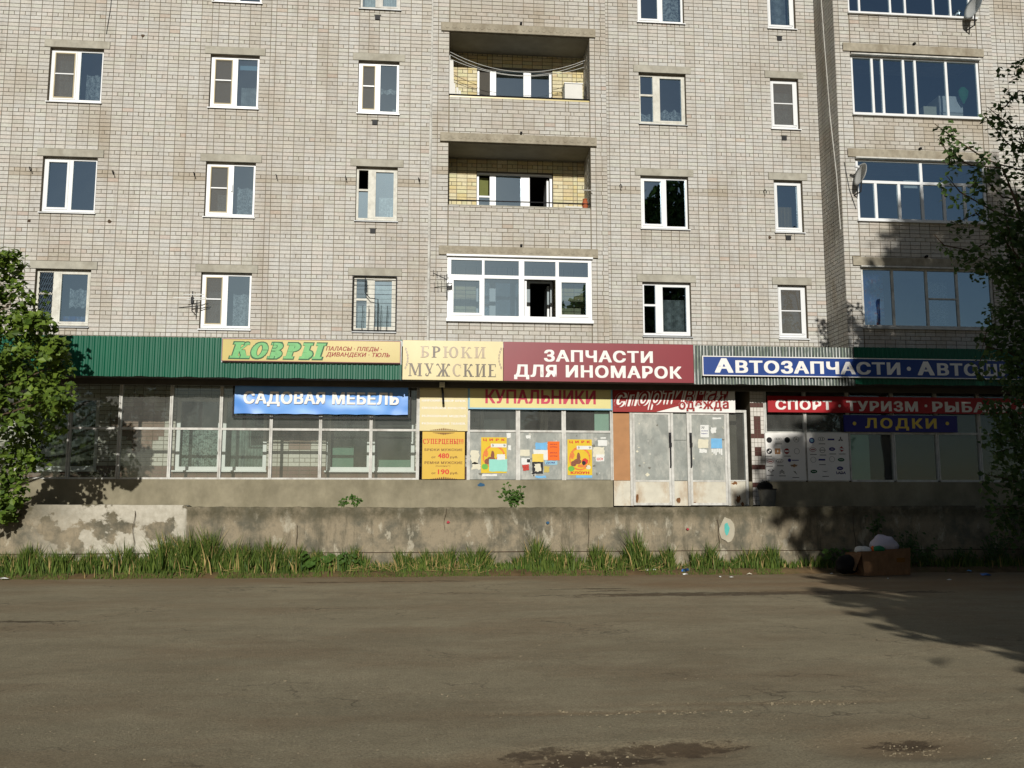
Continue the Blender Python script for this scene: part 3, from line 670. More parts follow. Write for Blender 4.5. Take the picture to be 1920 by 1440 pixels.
# lattice on the narrow leaf of the lowest left window
p = W_['1C'][1]; x0, x1 = p[0][0], p[0][1]; z0, z1 = p[0][2], p[1][3]; mb = MB(); Yg = F_ + .085; n = 5
for k in range(9):
    z = z0 + (z1 - z0) * k / 9; h = (z1 - z0) / 9
    for sgn in (0, 1):
        pts = [(x0 + (x1 - x0) * (j / 12), Yg, z + h * (.5 + .5 * math.cos(j * math.pi / 2 * 1.0 + sgn * math.pi))) for j in range(13)]
        mb.tube(pts, .0075, 4)
mb.build('lattice', M['dark'], W_['1C'][0])
m_ = MB().box(*[XL[1] + (XR[1] - XL[1]) * .51 + .0 + d for d in (-.0, .03)], F_ + .05, F_ + .085, tB - .72, tB - .55).build('handle', M['white'], W_['2B'][0])

# curtains: each hangs behind its own window
def curtain(name, x0, x1, z0, z1, Y, mat, label, waves=9, amp=.02, group='curtains behind the flat windows', scal=0):
    mb = MB(); n = max(8, int((x1 - x0) * 40))
    for i in range(n):
        a, b = x0 + (x1 - x0) * i / n, x0 + (x1 - x0) * (i + 1) / n
        ya, yb = Y + amp * math.sin(i / n * waves * 6.28 + i * .2), Y + amp * math.sin((i + 1) / n * waves * 6.28 + (i + 1) * .2)
        za = z0 + scal * abs(math.sin(i * .5)); zb = z0 + scal * abs(math.sin((i + 1) * .5))
        za2, zb2 = z1 - scal * abs(math.sin(i * .33)), z1 - scal * abs(math.sin((i + 1) * .33))
        mb.quad((a, ya, za), (b, yb, zb), (b, yb, zb2), (a, ya, za2))
    return tag(mb.build(name, mat, None, ((x0 + x1) / 2, Y, z0)), label, 'curtain', group)
CY = F_ + .30
def cur(k, f0, f1, g0, g1, mat, label, **kw):
    c = 'xxxxx'; i = int(k[0]) - 1; tz = {'O': t0, 'A': tA, 'B': tB, 'C': tC}[k[1]]; W = XR[i] - XL[i]
    curtain('curtain', XL[i] + W * f0, XL[i] + W * f1, tz - WH + WH * g0, tz - WH + WH * g1, CY, M[mat], label, **kw)
cur('1A', .02, .35, 0, 1, 'sheer', 'thin curtain behind the meshed left sash of the top left window'); cur('1A', .62, .95, 0, .62, 'lace', 'patterned lace half curtain on the right in the top left window', scal=.05)
cur('1C', .55, .97, .35, .72, 'lace', 'short white lace curtain in the lowest left window with the lattice', scal=.06); cur('1C', .42, .97, 0, .22, 'floral', 'bluish patterned cloth low in the lowest left window')
cur('2A', .60, .98, 0, .48, 'sheer', 'white gathered curtain in the second top window from the left'); cur('2A', .52, .98, .82, .98, 'skyblue', 'pale blue rolled blind at the head of the second top window', waves=0, amp=0)
cur('2B', .6, .98, .08, .62, 'lace', 'floral lace curtain in the middle row second window from the left', scal=.05); cur('2B', .2, .45, .08, .5, 'lace', 'small lace panel behind the mosquito net of the middle second window', scal=.05)
cur('2C', .6, .97, .05, .68, 'lace', 'white lace curtain with pink flowers above the carpet shop sign', scal=.04); cur('2C', .1, .42, .1, .7, 'sheer', 'faint curtain behind the net of the window beside the small aerial')
cur('3A', .55, .97, .45, .58, 'lace', 'narrow lace pelmet curtain in the top window with clear right pane', scal=.05); cur('3A', .84, .95, .03, .18, 'paper', 'little white card standing in the corner of the top third window', waves=0, amp=0)
cur('3B', .55, .9, .05, .5, 'lace', 'dusty white curtain in the glaring window left of the middle loggia')
cur('3C', .08, .35, 0, .5, 'sheer', 'white curtain behind the narrow barred sash'); cur('3C', .5, .97, 0, .98, 'sheer', 'gathered white curtain behind the iron window grille')
cur('4A', .42, .95, 0, .4, 'lace', 'sparse lace with stars in the old top window right of the loggias', scal=.1); cur('4A', .08, .3, 0, .3, 'lace', 'lace scrap behind the narrow sash of the old top right window', scal=.06)
cur('4C', .4, .95, .02, .72, 'sheer', 'pleated sheer curtain in the lowest window above the maroon sign', waves=14)
cur('5A', .1, .85, 0, .8, 'sheer', 'grey sheer curtain in the narrow top window near the right wing'); cur('5B', .25, .75, .05, .55, 'drape', 'ochre gathered drape in the narrow middle window near the right wing')
cur('5C', .15, .85, .05, .55, 'sheer', 'pale net curtain in the narrow lowest window near the right wing'); cur('5O', .1, .8, 0, .9, 'sheer', 'pale curtain in the narrow window cut by the top of the photo')
cur('4O', .55, .95, 0, .6, 'lace', 'lace curtain in the cut off window right of the top loggia'); cur('3O', .1, .9, .05, .5, 'sheer', 'greyish curtain in the cut off old window left of the top loggia')

# ------------------------------------------------------------------ loggias: glazing, inner windows, what stands in them
def glazing(name, bars, z0, z1, Y, mat, panes, rails, parent=bld, gl='glass', label=None, outer=.05):
    """bars: (x0,x1,z0,z1) uprights; rails: (x0,x1,z0,z1); panes: (x0,x1,z0,z1)"""
    mb = MB()
    for i, (a, b, c, d) in enumerate(bars): mb.box(a, b, Y, Y + .06, c, d)
    for i, (a, b, c, d) in enumerate(rails): mb.box(a, b, Y - .004, Y + .064, c, d)
    o = mb.build(name, M[mat], parent)
    for p in panes: pane(*p, Y + .03, M[gl], o)
    if label: o['label'] = label
    return o
# lowest loggia: white glazing with transom lights
z0, z1 = PAR[3] + .03, SLB[3] - .02; Y = BAY + .01
zt = at(970, 520, BAY)[1]; xs = [at(u, 540, BAY)[0] for u in (841, 906, 978, 1045, 1109)]; hw = [.045, .028, .065, .04, .045]
xs[0] = OX0 + .045; xs[4] = OX1 - .045
bars = []; pans = []
for x, h in zip(xs, hw): bars += [(x - h, x + h, z0 + .10, zt - .04), (x - h, x + h, zt + .04, z1 - .09)]
rails = [(OX0, OX1, z0, z0 + .10), (OX0, OX1, z1 - .09, z1), (OX0, OX1, zt - .04, zt + .04)]
for k in range(4):
    a, b = xs[k] + hw[k], xs[k + 1] - hw[k + 1]
    pans.append((a, b, zt + .04, z1 - .09))
    if k != 2: pans.append((a, b, z0 + .10, zt - .04))
g = glazing('loggia_glazing', bars, z0, z1, Y, 'white', pans, rails, label='white glazed loggia front with one leaf standing open')
for k in (0, 3):
    mb = MB(); frame(mb, xs[k] + hw[k], xs[k + 1] - hw[k + 1], z0 + .10, zt - .04, .06, Y - .02, Y + .05); mb.build('sash', M['white'], g)
MB().box(OX0 - .02, OX1 + .02, Y - .10, Y - .005, z0 - .06, z0 + .015).build('sill', M['white'], g)
MB().box(OX0 - .02, OX1 + .02, Y - .08, Y + .0, z1 - .012, z1 + .03).build('flashing', M['white'], g)
MB().box(xs[2] + .08, xs[2] + .13, Y + .07, Y + .62, z0 + .1, zt - .05).build('open_sash', M['white'], g)
# inner window + balcony door on the back wall of each loggia
for i in range(4):
    Yb = F_ + .15; zt = TOPS[i] - .01; zb = TOPS[i] - 1.40; x0, x1 = 1.2, 3.13; zd = zb - .8
    xa, xb, xc, xd = x0 + (x1 - x0) * .17, x0 + (x1 - x0) * .25, x0 + (x1 - x0) * (.62 if i < 2 else .58), x0 + (x1 - x0) * .70
    mb = MB(); T = .05
    mb.box(x0, x1, Yb, Yb + .07, zt - T, zt); mb.box(x0, x0 + T, Yb, Yb + .07, zb, zt - T); mb.box(x1 - .06, x1, Yb, Yb + .07, zb, zt - T)
    mb.box(xa, xb, Yb - .01, Yb + .07, zb, zt - T); mb.box(xc, xd, Yb - .01, Yb + .07, zb, zt - T); mb.box(x0 + T, xc, Yb, Yb + .07, zb - .03, zb + .06)
    zm = zt - (zt - zb) * (.66 if i < 2 else .45); mb.box(x0 + T, xa, Yb, Yb + .06, zm - .02, zm + .02)
    wn = mb.build('loggia_window', M['white'], bld)
    if i != 2: pane(x0 + T, xa, zm, zt - T, Yb + .03, M['netsee'] if i == 1 else M['glass'], wn)
    pane(x0 + T, xa, zb, zm, Yb + .03, M['glass'], wn); pane(xb, xc, zb, zt - T, Yb + .03, M['glass'], wn)
    if i in (0, 1): pane(xd + .04, x1 - .06, zb, zt - T, Yb + .03, M['glass'], wn); MB().box(xd, xd + .04, Yb - .005, Yb + .06, zb, zt - T).build('door_stile', M['white'], wn)
    else: MB().box(x1 - .13, x1 - .08, Yb + .08, Yb + .7, zb - .6, zt - .1).build('open_door', M['white'], wn)
    MB().box(x0 - .05, xc + .1, F_ - .06, F_ + .15, zb - .06, zb - .035).build('sill', M['white'], wn)
fl = ['', 'upper', 'middle', 'lowest']
for i in (1, 2, 3):
    z = TOPS[i] - 1.4
    curtain('curtain', 1.72, 2.36, z + .02, z + (.42 if i == 1 else .62), F_ + .32, M['lace'], 'flowered lace curtain in the window at the back of the %s loggia' % fl[i], scal=.12)
curtain('curtain', 2.62, 3.02, TOPS[1] - 1.38, TOPS[1] - 1.0, F_ + .32, M['lace'], 'lace flounce in the balcony door of the upper loggia', scal=.1)
curtain('curtain', 1.27, 1.5, TOPS[2] - .62, TOPS[2] - .1, F_ + .26, M['olive'], 'olive cloth filling the open vent light of the middle loggia')
# rails on the parapets
zr = at(970, 184, BAY)[1]
for i, (zz, rad, mt) in enumerate(((PAR[1] + .035, .028, 'black'), (PAR[2] + .13, .014, 'dark'))):
    mb = MB().tube([(OX0, BAY + .03, zz), (OX1, BAY + .03, zz)], rad, 6); o = mb.build('parapet_rail', M[mt], bld)
    if i == 0: o['label'] = 'black rail along the parapet of the upper loggia'
MB().box(OX0 + .02, OX1 - .02, BAY - .01, BAY + .12, PAR[2] - .012, PAR[2] + .012).build('coping', M['concrete'], bld)
MB().box(OX0 + .02, OX1 - .02, BAY - .006, BAY + .12, PAR[1] - .03, PAR[1] + .005).build('coping', M['gyellow'], bld)['label'] = 'thin strip of old yellow paint on the parapet top'
# clothes lines, boards, cabinet, pot
Y = BAY + .25; za = at(858, 98, Y)[1]; zb_ = at(1092, 113, Y)[1]; zm_ = at(960, 134, Y)[1]
for k, (dz, sg) in enumerate(((0, 0), (-.12, -.07), (.05, .03))):
    pts = []
    for j in range(17):
        t = j / 16; x = OX0 + .03 + (OX1 - OX0 - .1) * t; z = za + dz + (zb_ - .0 - za) * t; sag = (za + zb_) / 2 - zm_ + sg
        pts.append((x, Y + .12 * k, z - sag * 4 * t * (1 - t)))
    tag(MB().tube(pts, .006, 4).build('clothes_line', M['paper'], None, None), ['slack clothes line nearest the front of the upper loggia', 'lowest sagging clothes line in the upper loggia', 'rear clothes line strung across the upper loggia'][k], 'clothes line', 'clothes lines in the upper loggia')
for k, (u0, u1, v) in enumerate(((841, 846, 100), (846, 852, 108), (852, 856, 150), (858, 862, 156), (863, 867, 160), (868, 873, 166))):
    x0 = at(u0, 150, Y)[0]; x1 = at(u1, 150, Y)[0]; z1 = at(u0, v + 3, Y)[1]; y = Y + .05 * k
    o = MB().prism([(x0 + .02, PAR[1] - .9), (x1 + .03, PAR[1] - .9), (x1 - .03, z1), (x0 - .03, z1)], y, y + .025).build('board', M['white2'], None, (x0, y, PAR[1] - .9))
    tag(o, ['tall white board leaning at the far left of the upper loggia', 'second tall white board in the upper loggia corner', 'short white slat third from the left in the upper loggia', 'short white slat fourth from the left in the upper loggia', 'short white slat fifth from the left in the upper loggia', 'shortest white slat nearest the yellow bricks of the upper loggia'][k], 'board', 'boards leaning in the upper loggia')
x0, x1, zz, z1 = rect(1059, 180, 1092, 157, F_ - .45); z1, zz = max(zz, z1), min(zz, z1)
cab = thing('cabinet', ((x0 + x1) / 2, F_ - .4, z1 - .9), 'small white cabinet in the right corner of the upper loggia', 'cabinet')
MB().box(x0, x1, F_ - .45, F_ - .02, z1 - .9, z1).build('body', M['white2'], cab); MB().box(x0 - .015, x1 + .015, F_ - .47, F_ - .01, z1, z1 + .02).build('top', M['white'], cab)
for k in range(3):
    x = at(1084 + k * 5, 180, BAY + .3)[0]; tag(MB().prism([(x, PAR[1] - .3), (x + .03, PAR[1] - .3), (x + .13, PAR[1] + .16), (x + .10, PAR[1] + .17)], BAY + .25, BAY + .45).build('slat', M['drape' if k % 2 else 'creampaper'], None, (x, BAY + .3, PAR[1] - .3)), ['leaning wooden slat beside the cabinet in the upper loggia', 'middle leaning slat on the upper loggia parapet', 'slat leaning nearest the right wall of the upper loggia'][k], 'slat', 'slats leaning by the cabinet')
x, z = at(1097, 376, BAY + .1)[0], PAR[2] + .02
pot = []
mb = MB()
for (r0, h0, r1, h1) in ((.06, 0, .085, .12), (.085, .12, .05, .22), (.05, .22, .065, .25)):
    n = 10; ring = lambda r, h: [(x + r * math.cos(6.283 * k / n), BAY + .1 + r * math.sin(6.283 * k / n), z + h) for k in range(n)]
    mb.add(ring(r0, h0) + ring(r1, h1), [(k, (k + 1) % n, n + (k + 1) % n, n + k) for k in range(n)])
tag(mb.build('jug', M['terracotta'], None, (x, BAY + .1, z), True), 'terracotta jug on the right end of the middle loggia parapet', 'jug')
a = at(1060, 381, BAY)[0]; tag(MB().box(a, a + .42, BAY + .01, BAY + .2, PAR[2] + .02, PAR[2] + .05).build('shelf_board', M['white2'], None, (a, BAY, PAR[2])), 'white board lying on the parapet of the middle loggia', 'board')
tag(MB().tube([(at(1095, 356, BAY)[0], BAY + .1, at(1095, 354, BAY)[1]), (at(1110, 362, BAY)[0], BAY - .12, at(1110, 360, BAY)[1])], .012, 5).build('rod', M['white2'], None), 'white rod poking out over the middle loggia parapet', 'rod')

# right wing glazing
def wing(i, us, v, z0, z1, hw, zt=None, upper=None, cross=None, mat='white', lab=''):
    Y = TOW + .03; xs = [at(u, v, TOW)[0] for u in us]; xs[0] = TX0 + hw; xs[-1] = TX1 - hw; bars = []; pans = []
    for k, x in enumerate(xs):
        if zt is None: bars.append((x - hw, x + hw, z0 + .07, z1 - .05))
        else:
            bars.append((x - hw, x + hw, z0 + .07, zt - .035))
            if k in upper: bars.append((x - hw, x + hw, zt + .035, z1 - .05))
    rails = [(TX0, TX1, z0, z0 + .07), (TX0, TX1, z1 - .05, z1)]
    if zt is not None: rails.append((TX0, TX1, zt - .035, zt + .035))
    for a, b in zip(xs, xs[1:]): pans.append((a + hw, b - hw, z0 + .07, (zt - .035) if zt else z1 - .05))
    if zt is not None:
        for a, b in zip(upper, upper[1:]): pans.append((xs[a] + hw, xs[b] - hw, zt + .035, z1 - .05))
    if cross: rails.append((xs[cross] + hw, xs[cross + 1] - hw, (z0 + z1) / 2 - .015, (z0 + z1) / 2 + .02))
    g = glazing('loggia_glazing', bars, z0, z1, Y, mat, pans, rails, label=lab)
    MB().box(TX0 - .03, TX1 + .03, Y - .10, Y - .006, z0 - .035, z0 + .012).build('sill', M[mat], g)
    MB().box(TX0 - .02, TX1 + .02, Y - .12, Y - .006, z1 - .004, z1 + .03).build('flashing', M['greyframe'], g)
    return g
wing(0, (1590, 1612, 1670, 1698, 1751, 1783, 1818, 1840), 10, TPB[0], TSL[0] - .03, .025, lab='sliding white loggia glazing cut off by the top of the photo')
wing(1, (1600, 1637, 1656, 1696, 1718, 1776, 1838), 150, TPB[1], TSL[1] - .10, .03, lab='seven bar sliding white glazing of the top right loggia')
wing(2, (1607, 1643, 1687, 1730, 1771, 1810, 1848), 360, TPB[2], TSL[2] - .04, .035, TSL[2] - .62, (0, 3, 6), lab='white glazing with a transom on the shaded right loggia')
wing(3, (1617, 1676, 1740, 1797, 1863), 560, TPB[3], TSL[3] - .04, .03, cross=2, mat='greyframe', lab='grey framed glazing of the lowest right loggia')
curtain('curtain', TX0 + .05, TX0 + .66, TPB[3] + .1, TSL[3] - .1, TOW + .22, M['floral'], 'blue flowered curtain in the lowest right loggia', waves=6)
curtain('curtain', 12.4, 13.0, TPB[3] + .15, TSL[3] - .3, TOW + .3, M['lace'], 'lace curtain hanging in the third light of the lowest right loggia')
x = at(1755, 180, TOW + .5)[0]
cb = thing('refrigerator', (x, TOW + .6, TPB[1] - .3), 'white refrigerator behind the glass of the top right loggia', 'refrigerator')
MB().box(x - .02, x + .62, TOW + .35, TOW + .9, TPB[1] - .3, TPB[1] + .75).build('body', M['white2'], cb); MB().box(x - .01, x + .61, TOW + .33, TOW + .345, TPB[1] + .3, TPB[1] + .74).build('door', M['white'], cb)
tag(MB().box(x - .45, x - .1, TOW + .35, TOW + .75, TPB[1] - .3, TPB[1] + .45).build('crate', M['creampaper'], None, (x - .3, TOW + .5, TPB[1] - .3)), 'pale box left of the refrigerator in the top right loggia', 'box')
x, z = at(1806, 175, TOW + .2)
mb = MB()
for (r0, h0, r1, h1) in ((.02, -.28, .12, -.1), (.12, -.1, .15, .05), (.15, .05, .06, .16)):
    n = 9; ring = lambda r, h: [(x + r * math.cos(6.283 * k / n), TOW + .2 + .5 * r * math.sin(6.283 * k / n), z + h) for k in range(n)]
    mb.add(ring(r0, h0) + ring(r1, h1), [(k, (k + 1) % n, n + (k + 1) % n, n + k) for k in range(n)])
tag(mb.build('bag', M['greenglow'], None, (x, TOW + .2, z - .2)), 'green carrier bag hanging in the top right loggia', 'bag')
x0, x1, za, zb = rect(1695, 338, 1721, 352, TOW + .05); tag(MB().box(x0, x1, TOW + .075, TOW + .08, za, zb).build('notice', M['paper'], None, (x0, TOW + .07, za)), 'white lettered notice on the glass of the shaded right loggia', 'notice')

# vents, hooks, cables on the wall
def vent(u, v, Yp=F_):
    x, z = at(u, v, Yp); s_ = MB().box(x - .065, x + .065, Yp - .03, Yp + .03, z - .06, z + .06).build('vent_box', M['terracotta'] if u > 1490 else M['dark'], bld); s_['label'] = 'small dark vent box under a window'
    MB().box(x - .09, x + .09, Yp - .035, Yp + .0, z + .06, z + .075).build('vent_cap', M['concrete'], s_)
for u, v in ((708, 33), (703, 230), (699, 433), (1461, 72), (1470, 259), (1478, 446)): vent(u, v)
for u, v in ((57, 318), (212, 325), (364, 328), (518, 332), (648, 335), (785, 338), (1163, 350), (1433, 360)):
    x, z = at(u, v, F_ - .05)
    MB().tube([(x, F_ + .01, z + .05), (x, F_ - .12, z + .04), (x + .02, F_ - .14, z - .01), (x + .03, F_ - .09, z - .05)], .013, 5).build('hook', M['dark'], bld)
for u, v in ((205, 415), (55, 414), (268, 67), (1443, 445)):
    x, z = at(u, v, F_); MB().prism([(x + .05 * random.uniform(.6, 1.2) * math.cos(k * .9), z + .05 * random.uniform(.6, 1.2) * math.sin(k * .9)) for k in range(7)], F_ - .008, F_ + .002).build('patch', M['bark'], bld)
xs_ = at(808, 300, F_ - .03)[0]
MB().tube([(at(813, 5, F_ - .04)[0], F_ - .04, ZTOP), (at(808, 300, F_ - .04)[0] - .02, F_ - .04, 10), (at(804, 620, F_ - .04)[0] - .02, F_ - .04, 5.0)], .034, 6).build('riser_pipe', M['greyframe'], bld)
pts = [(XTW - .02, TOW + .7, ZTOP), (XTW - .02, TOW + .55, 13.5), (XTW - .02, TOW + .4, 11.3), (XTW - .02, TOW + .18, 9.6), (XTW - .02, TOW + .1, 8.2)]
tag(MB().tube(pts, .012, 4).build('cable', M['greyframe']), 'thin pale cable drooping down the shaded side of the right wing', 'cable')
pts = [(XTW + .1, TOW - .012, 9.9), (XTW + .2, TOW - .012, 9.2), (XTW + .35, TOW - .012, 8.7)]
tag(MB().tube(pts, .01, 4).build('cable', M['dark']), 'short dark cable beside the dish on the right wing', 'cable')
tag(MB().tube([(at(210, 0, F_ - .01)[0], F_ - .012, 14.6), (at(206, 40, F_ - .01)[0], F_ - .012, 13.7), (at(199, 75, F_)[0], F_ - .012, 13.0)], .008, 4).build('cable', M['dark']), 'thin black cable hanging above the top left window', 'cable')

# satellite dishes and aerials
def dish(u, v, Y, r, yaw, label, Yw):
    x, z = at(u, v, Y); t = thing('satellite_dish', (x, Y, z), label, 'satellite dish')
    mb = MB(); n, m_ = 20, 5; V = []; Fc = []
    ax = Vector((math.sin(yaw), -math.cos(yaw), .28)).normalized(); ux = Vector((math.cos(yaw), math.sin(yaw), 0)); uz = ax.cross(ux) * -1
    for side, off in ((0, 0), (1, .012)):
        for i in range(1, m_ + 1):
            rr = r * i / m_
            for k in range(n):
                a = 6.283 * k / n; p = ux * (rr * .92 * math.cos(a)) + uz * (rr * math.sin(a)) + ax * (rr * rr * .35 / r - off); V.append(tuple(Vector((x, Y, z)) + p))
        b = side * (m_ * n + 1); V.append(tuple(Vector((x, Y, z)) - ax * off)); c = b + m_ * n
        for k in range(n):
            q = (k + 1) % n; Fc.append((c, b + k, b + q) if not side else (c, b + q, b + k))
            for i in range(m_ - 1): f = (b + i * n + k, b + (i + 1) * n + k, b + (i + 1) * n + q, b + i * n + q); Fc.append(f if not side else f[::-1])
    b1 = (m_ - 1) * n; b2 = m_ * n + 1 + b1
    for k in range(n): q = (k + 1) % n; Fc.append((b1 + k, b2 + k, b2 + q, b1 + q))
    mb.add(V, Fc); mb.build('reflector', M['dish'], t, None, True)
    c0 = Vector((x, Y, z)); tip = c0 + ax * (r * .75) - uz * r * .55
    MB().tube([tuple(c0 - uz * r), tuple(c0 - uz * r * 1.0 + ax * r * .3), tuple(tip)], .012, 5).build('feed_arm', M['iron'], t)
    MB().tube([tuple(tip - ax * .05), tuple(tip + ax * .06)], .035, 8).build('receiver', M['white'], t)
    MB().tube([tuple(c0 - ax * .02), (x, Y + .1, z - .05), (x - .05, Y + .08, z - r - .1), (x - .12, Yw, z - r - .12)], .02, 6).build('bracket', M['dark'], t)
dish(1832, 14, TOW - .35, .34, R(-80), 'grey satellite dish seen edge on at the top of the right wing', TOW)
dish(1619, 329, TOW - .3, .29, R(-84), 'white satellite dish at the left end of the shaded right loggia', TOW)
def aerial(u, v, Y, L, label, kind):
    x, z = at(u, v, Y); t = thing('aerial', (x, Y, z), label, 'aerial')
    MB().tube([(x, Y, z + .18), (x, Y, z - .3), (x + .02, F_, z - .34)], .013, 5).build('mast', M['dark'], t)
    if kind == 0:
        for dz, l, dx in ((.02, L, -.02), (.10, L * .62, .05), (-.02, L * .55, .1)): MB().tube([(x - l * .55 + dx, Y - .06, z + dz - .02), (x + l * .45 + dx, Y + .06, z + dz + .02)], .013, 5).build('element', M['paper'], t)
        MB().box(x - .03, x + .03, Y - .05, Y + .05, z - .12, z + .03).build('amplifier', M['dark'], t)
    else:
        MB().tube([(x - .32, Y - .3, z + .12), (x + .12, Y + .1, z + .02)], .01, 5).build('boom', M['dark'], t)
        for k in range(6): f = k / 5; MB().tube([(x - .32 + .44 * f, Y - .3 + .4 * f - .1, z + .12 - .1 * f - .1), (x - .32 + .44 * f, Y - .3 + .4 * f + .1, z + .12 - .1 * f + .1)], .006, 4).build('element', M['dark'], t)
        MB().box(x - .0, x + .12, Y - .03, Y + .05, z - .04, z + .04).build('amplifier', M['white'], t)
aerial(361, 560, F_ - .35, .74, 'white and black bar aerial left of the window over the carpet sign', 0)
aerial(838, 528, BAY - .25, .6, 'small dark aerial at the left edge of the white loggia glazing', 1)

# ------------------------------------------------------------------ canopy over the shops
ZF0, ZF1 = 4.157, 5.03
can = thing('shop_canopy', (2, FA, ZF0), 'long flat canopy with a corrugated fascia over the shops', 'canopy')
def corr(name, x0, x1, z0, z1, Y, pitch, dep, mat, parent, up=.5, wobble=0, mat2=None):
    mb = MB(); x = x0; p = []
    while x < x1: p += [(x, 0), (x + pitch * .18, -dep), (x + pitch * up, -dep), (x + pitch * (up + .18), 0)]; x += pitch
    p = [(min(a, x1), b) for a, b in p] + [(x1, 0)]; V = []
    for a, b in p: wz = wobble * pn(a * 3); V += [(a, Y + b + wz * .3, z0 + wz), (a, Y + b, z1)]
    for i in range(len(p) - 1):
        if mat2: mb.mat(M[mat] if i % 4 == 1 else M[mat2])
        mb.add([], []); b = 0; mb.f.append((2 * i, 2 * i + 2, 2 * i + 3, 2 * i + 1)); mb.mi.append(mb.cur)
    mb.v = V; return mb.build(name, None if mat2 else M[mat], parent)
XG = at(752, 670, FA)[0]; XC = at(943, 680, FA)[0]; XM = at(1299, 682, FA)[0]; XW = at(1602, 685, FA)[0]
corr('profiled_sheet', XE0, XG - .02, ZF0, ZF1, FA, .115, .018, 'green', can, .42, .02)
corr('striped_sheet', XM + .012, XW, ZF0 - .02, ZF1, FA + .02, .075, .03, 'worn', can, .46, .02, 'valley')
corr('profiled_sheet', XW, XE1, ZF0 + .02, ZF1 + .02, FA + .02, .115, .018, 'green', can, .42, .02)
MB().box(XG - .02, XG + .015, FA - .03, FA + .02, ZF0 - .01, ZF1 + .02).build('corner_strip', M['green'], can)
MB().box(XE0, XE1, FA + .04, F_ + .0, ZF1 - .12, ZF1 - .03).build('roof_deck', M['iron'], can)
MB().box(XE0, XE1, FA + .05, GL + .05, ZF0 + .03, ZF0 + .07).build('soffit', M['soffit'], can)
MB().box(XE0, XE1, GL + .05, F_ - .005, ZF0 + .10, ZF0 + .14).build('gallery_ceiling', M['soffit'], can)
MB().box(XE0, XE1, FA + .6, FA + .66, ZF0 - .10, ZF0 + .03).build('beam', M['soffit'], can)

# ------------------------------------------------------------------ glazed shopfront
shop = thing('shopfront', (0, GL, 1.37), 'long glazed shopfront gallery on a rendered plinth under the canopy', 'shopfront')
ZS, ZTR, ZG1 = 1.99, 3.10, 4.20; WKY = 1.37
MB().box(XE0, at(1149, 925, GL)[0], GL - .03, GL + .25, WKY - .3, ZS - .02).build('plinth', M['plinth'], shop)
MB().box(at(1404, 925, GL)[0], XE1, GL - .03, GL + .25, WKY - .3, ZS - .05).build('plinth', M['plinth'], shop)
MB().box(XE0, at(1149, 925, GL)[0], GL + .25, F_, ZS - .12, ZS - .04).build('gallery_floor', M['pave'], shop)
MB().box(at(1404, 925, GL)[0], XE1, GL + .25, F_, ZS - .12, ZS - .04).build('gallery_floor', M['pave'], shop)
mx_ = [at(u, 850, GL)[0] for u in (128, 222, 318, 412, 507, 600, 695, 783)]; st = mx_[1] - mx_[0]
mx_ = [mx_[0] - st * k for k in range(6, 0, -1)] + mx_
def mullion(x, z0=None, z1=None, hw=.035, mat='greyframe'):
    mb = MB(); z0 = z0 or ZS - .02; z1 = z1 or ZG1
    mb.box(x - hw, x - .008, GL - .03, GL + .06, z0, z1); mb.box(x + .008, x + hw, GL - .03, GL + .06, z0, z1); mb.box(x - .008, x + .008, GL - .012, GL + .05, z0, z1)
    return mb.build('mullion', M[mat], shop)
for k, x in enumerate(mx_):
    mullion(x)
    if k < len(mx_) - 1:
        a, b = x + .036, mx_[k + 1] - .036
        MB().box(a, b, GL - .02, GL + .05, ZTR - .025, ZTR + .025).build('transom', M['greyframe'], shop)
        MB().box(a, b, GL - .02, GL + .05, ZS - .02, ZS + .02).build('bottom_rail', M['greyframe'], shop)
        pane(a, b, ZS + .02, ZTR - .025, GL + .02, M['shopglass'], shop); pane(a, b, ZTR + .025, ZG1, GL + .02, M['shopglass'], shop)
# windows of the gallery's inner wall
for a, b in gops:
    n = 1 if b - a < 1.9 else 2; s_ = (b - a) / n
    for k in range(n):
        x0, x1 = a + s_ * k, a + s_ * (k + 1); mb = MB(); frame(mb, x0 + .01, x1 - .01, gz0 + .03, gz1 - .01, .085, F_ + .06, F_ + .14)
        o = mb.build('inner_window', M['white'], shop); pane(x0 + .095, x1 - .095, gz0 + .115, gz1 - .095, F_ + .1, M['innerglass'], o)
    MB().box(a - .03, b + .03, F_ - .10, F_ + .06, gz0 - .01, gz0 + .025).build('inner_sill', M['white'], shop)
G0, G1 = gops[0], gops[1]
curtain('curtain', G0[0] + .3, G0[1] - .08, gz0 + .12, 3.75, F_ + .26, M['olive'], 'olive drape in the leftmost window behind the shop glass', waves=6, group='curtains behind the shop glazing')
curtain('curtain', G1[0] + .1, G1[0] + 1.1, gz0 + .12, 3.2, F_ + .26, M['lace'], 'pale lace curtain left of centre behind the shop glass', group='curtains behind the shop glazing')
curtain('curtain', G1[0] + 1.25, G1[1] - .1, gz0 + .12, 3.2, F_ + .28, M['sheer'], 'greenish sheer curtain below the blue garden furniture banner', group='curtains behind the shop glazing')
G2 = gops[2]; hw_ = (G2[1] - G2[0]) / 2
for k, (f0, f1, lab) in enumerate(((.12, .60, 'pale green board low in the window right of the second brick diamond'), (.14, .9, 'low pale green board beside the price column behind the shop glass'))):
    a = G2[0] + hw_ * k; tag(MB().box(a + hw_ * f0, a + hw_ * f1, F_ + .22, F_ + .25, gz0 + .1, gz0 + (.62 if k == 0 else .30)).build('backing_board', M['seafoam'], None, (a + hw_ * .5, F_ + .22, gz0 + .1)), lab, 'board')
curtain('curtain', G2[0] + .1, G2[0] + hw_ * .9, gz0 + .8, 3.6, F_ + .3, M['sheer'], 'pale half curtain above the green board under the end of the blue banner', waves=8, group='curtains behind the shop glazing')
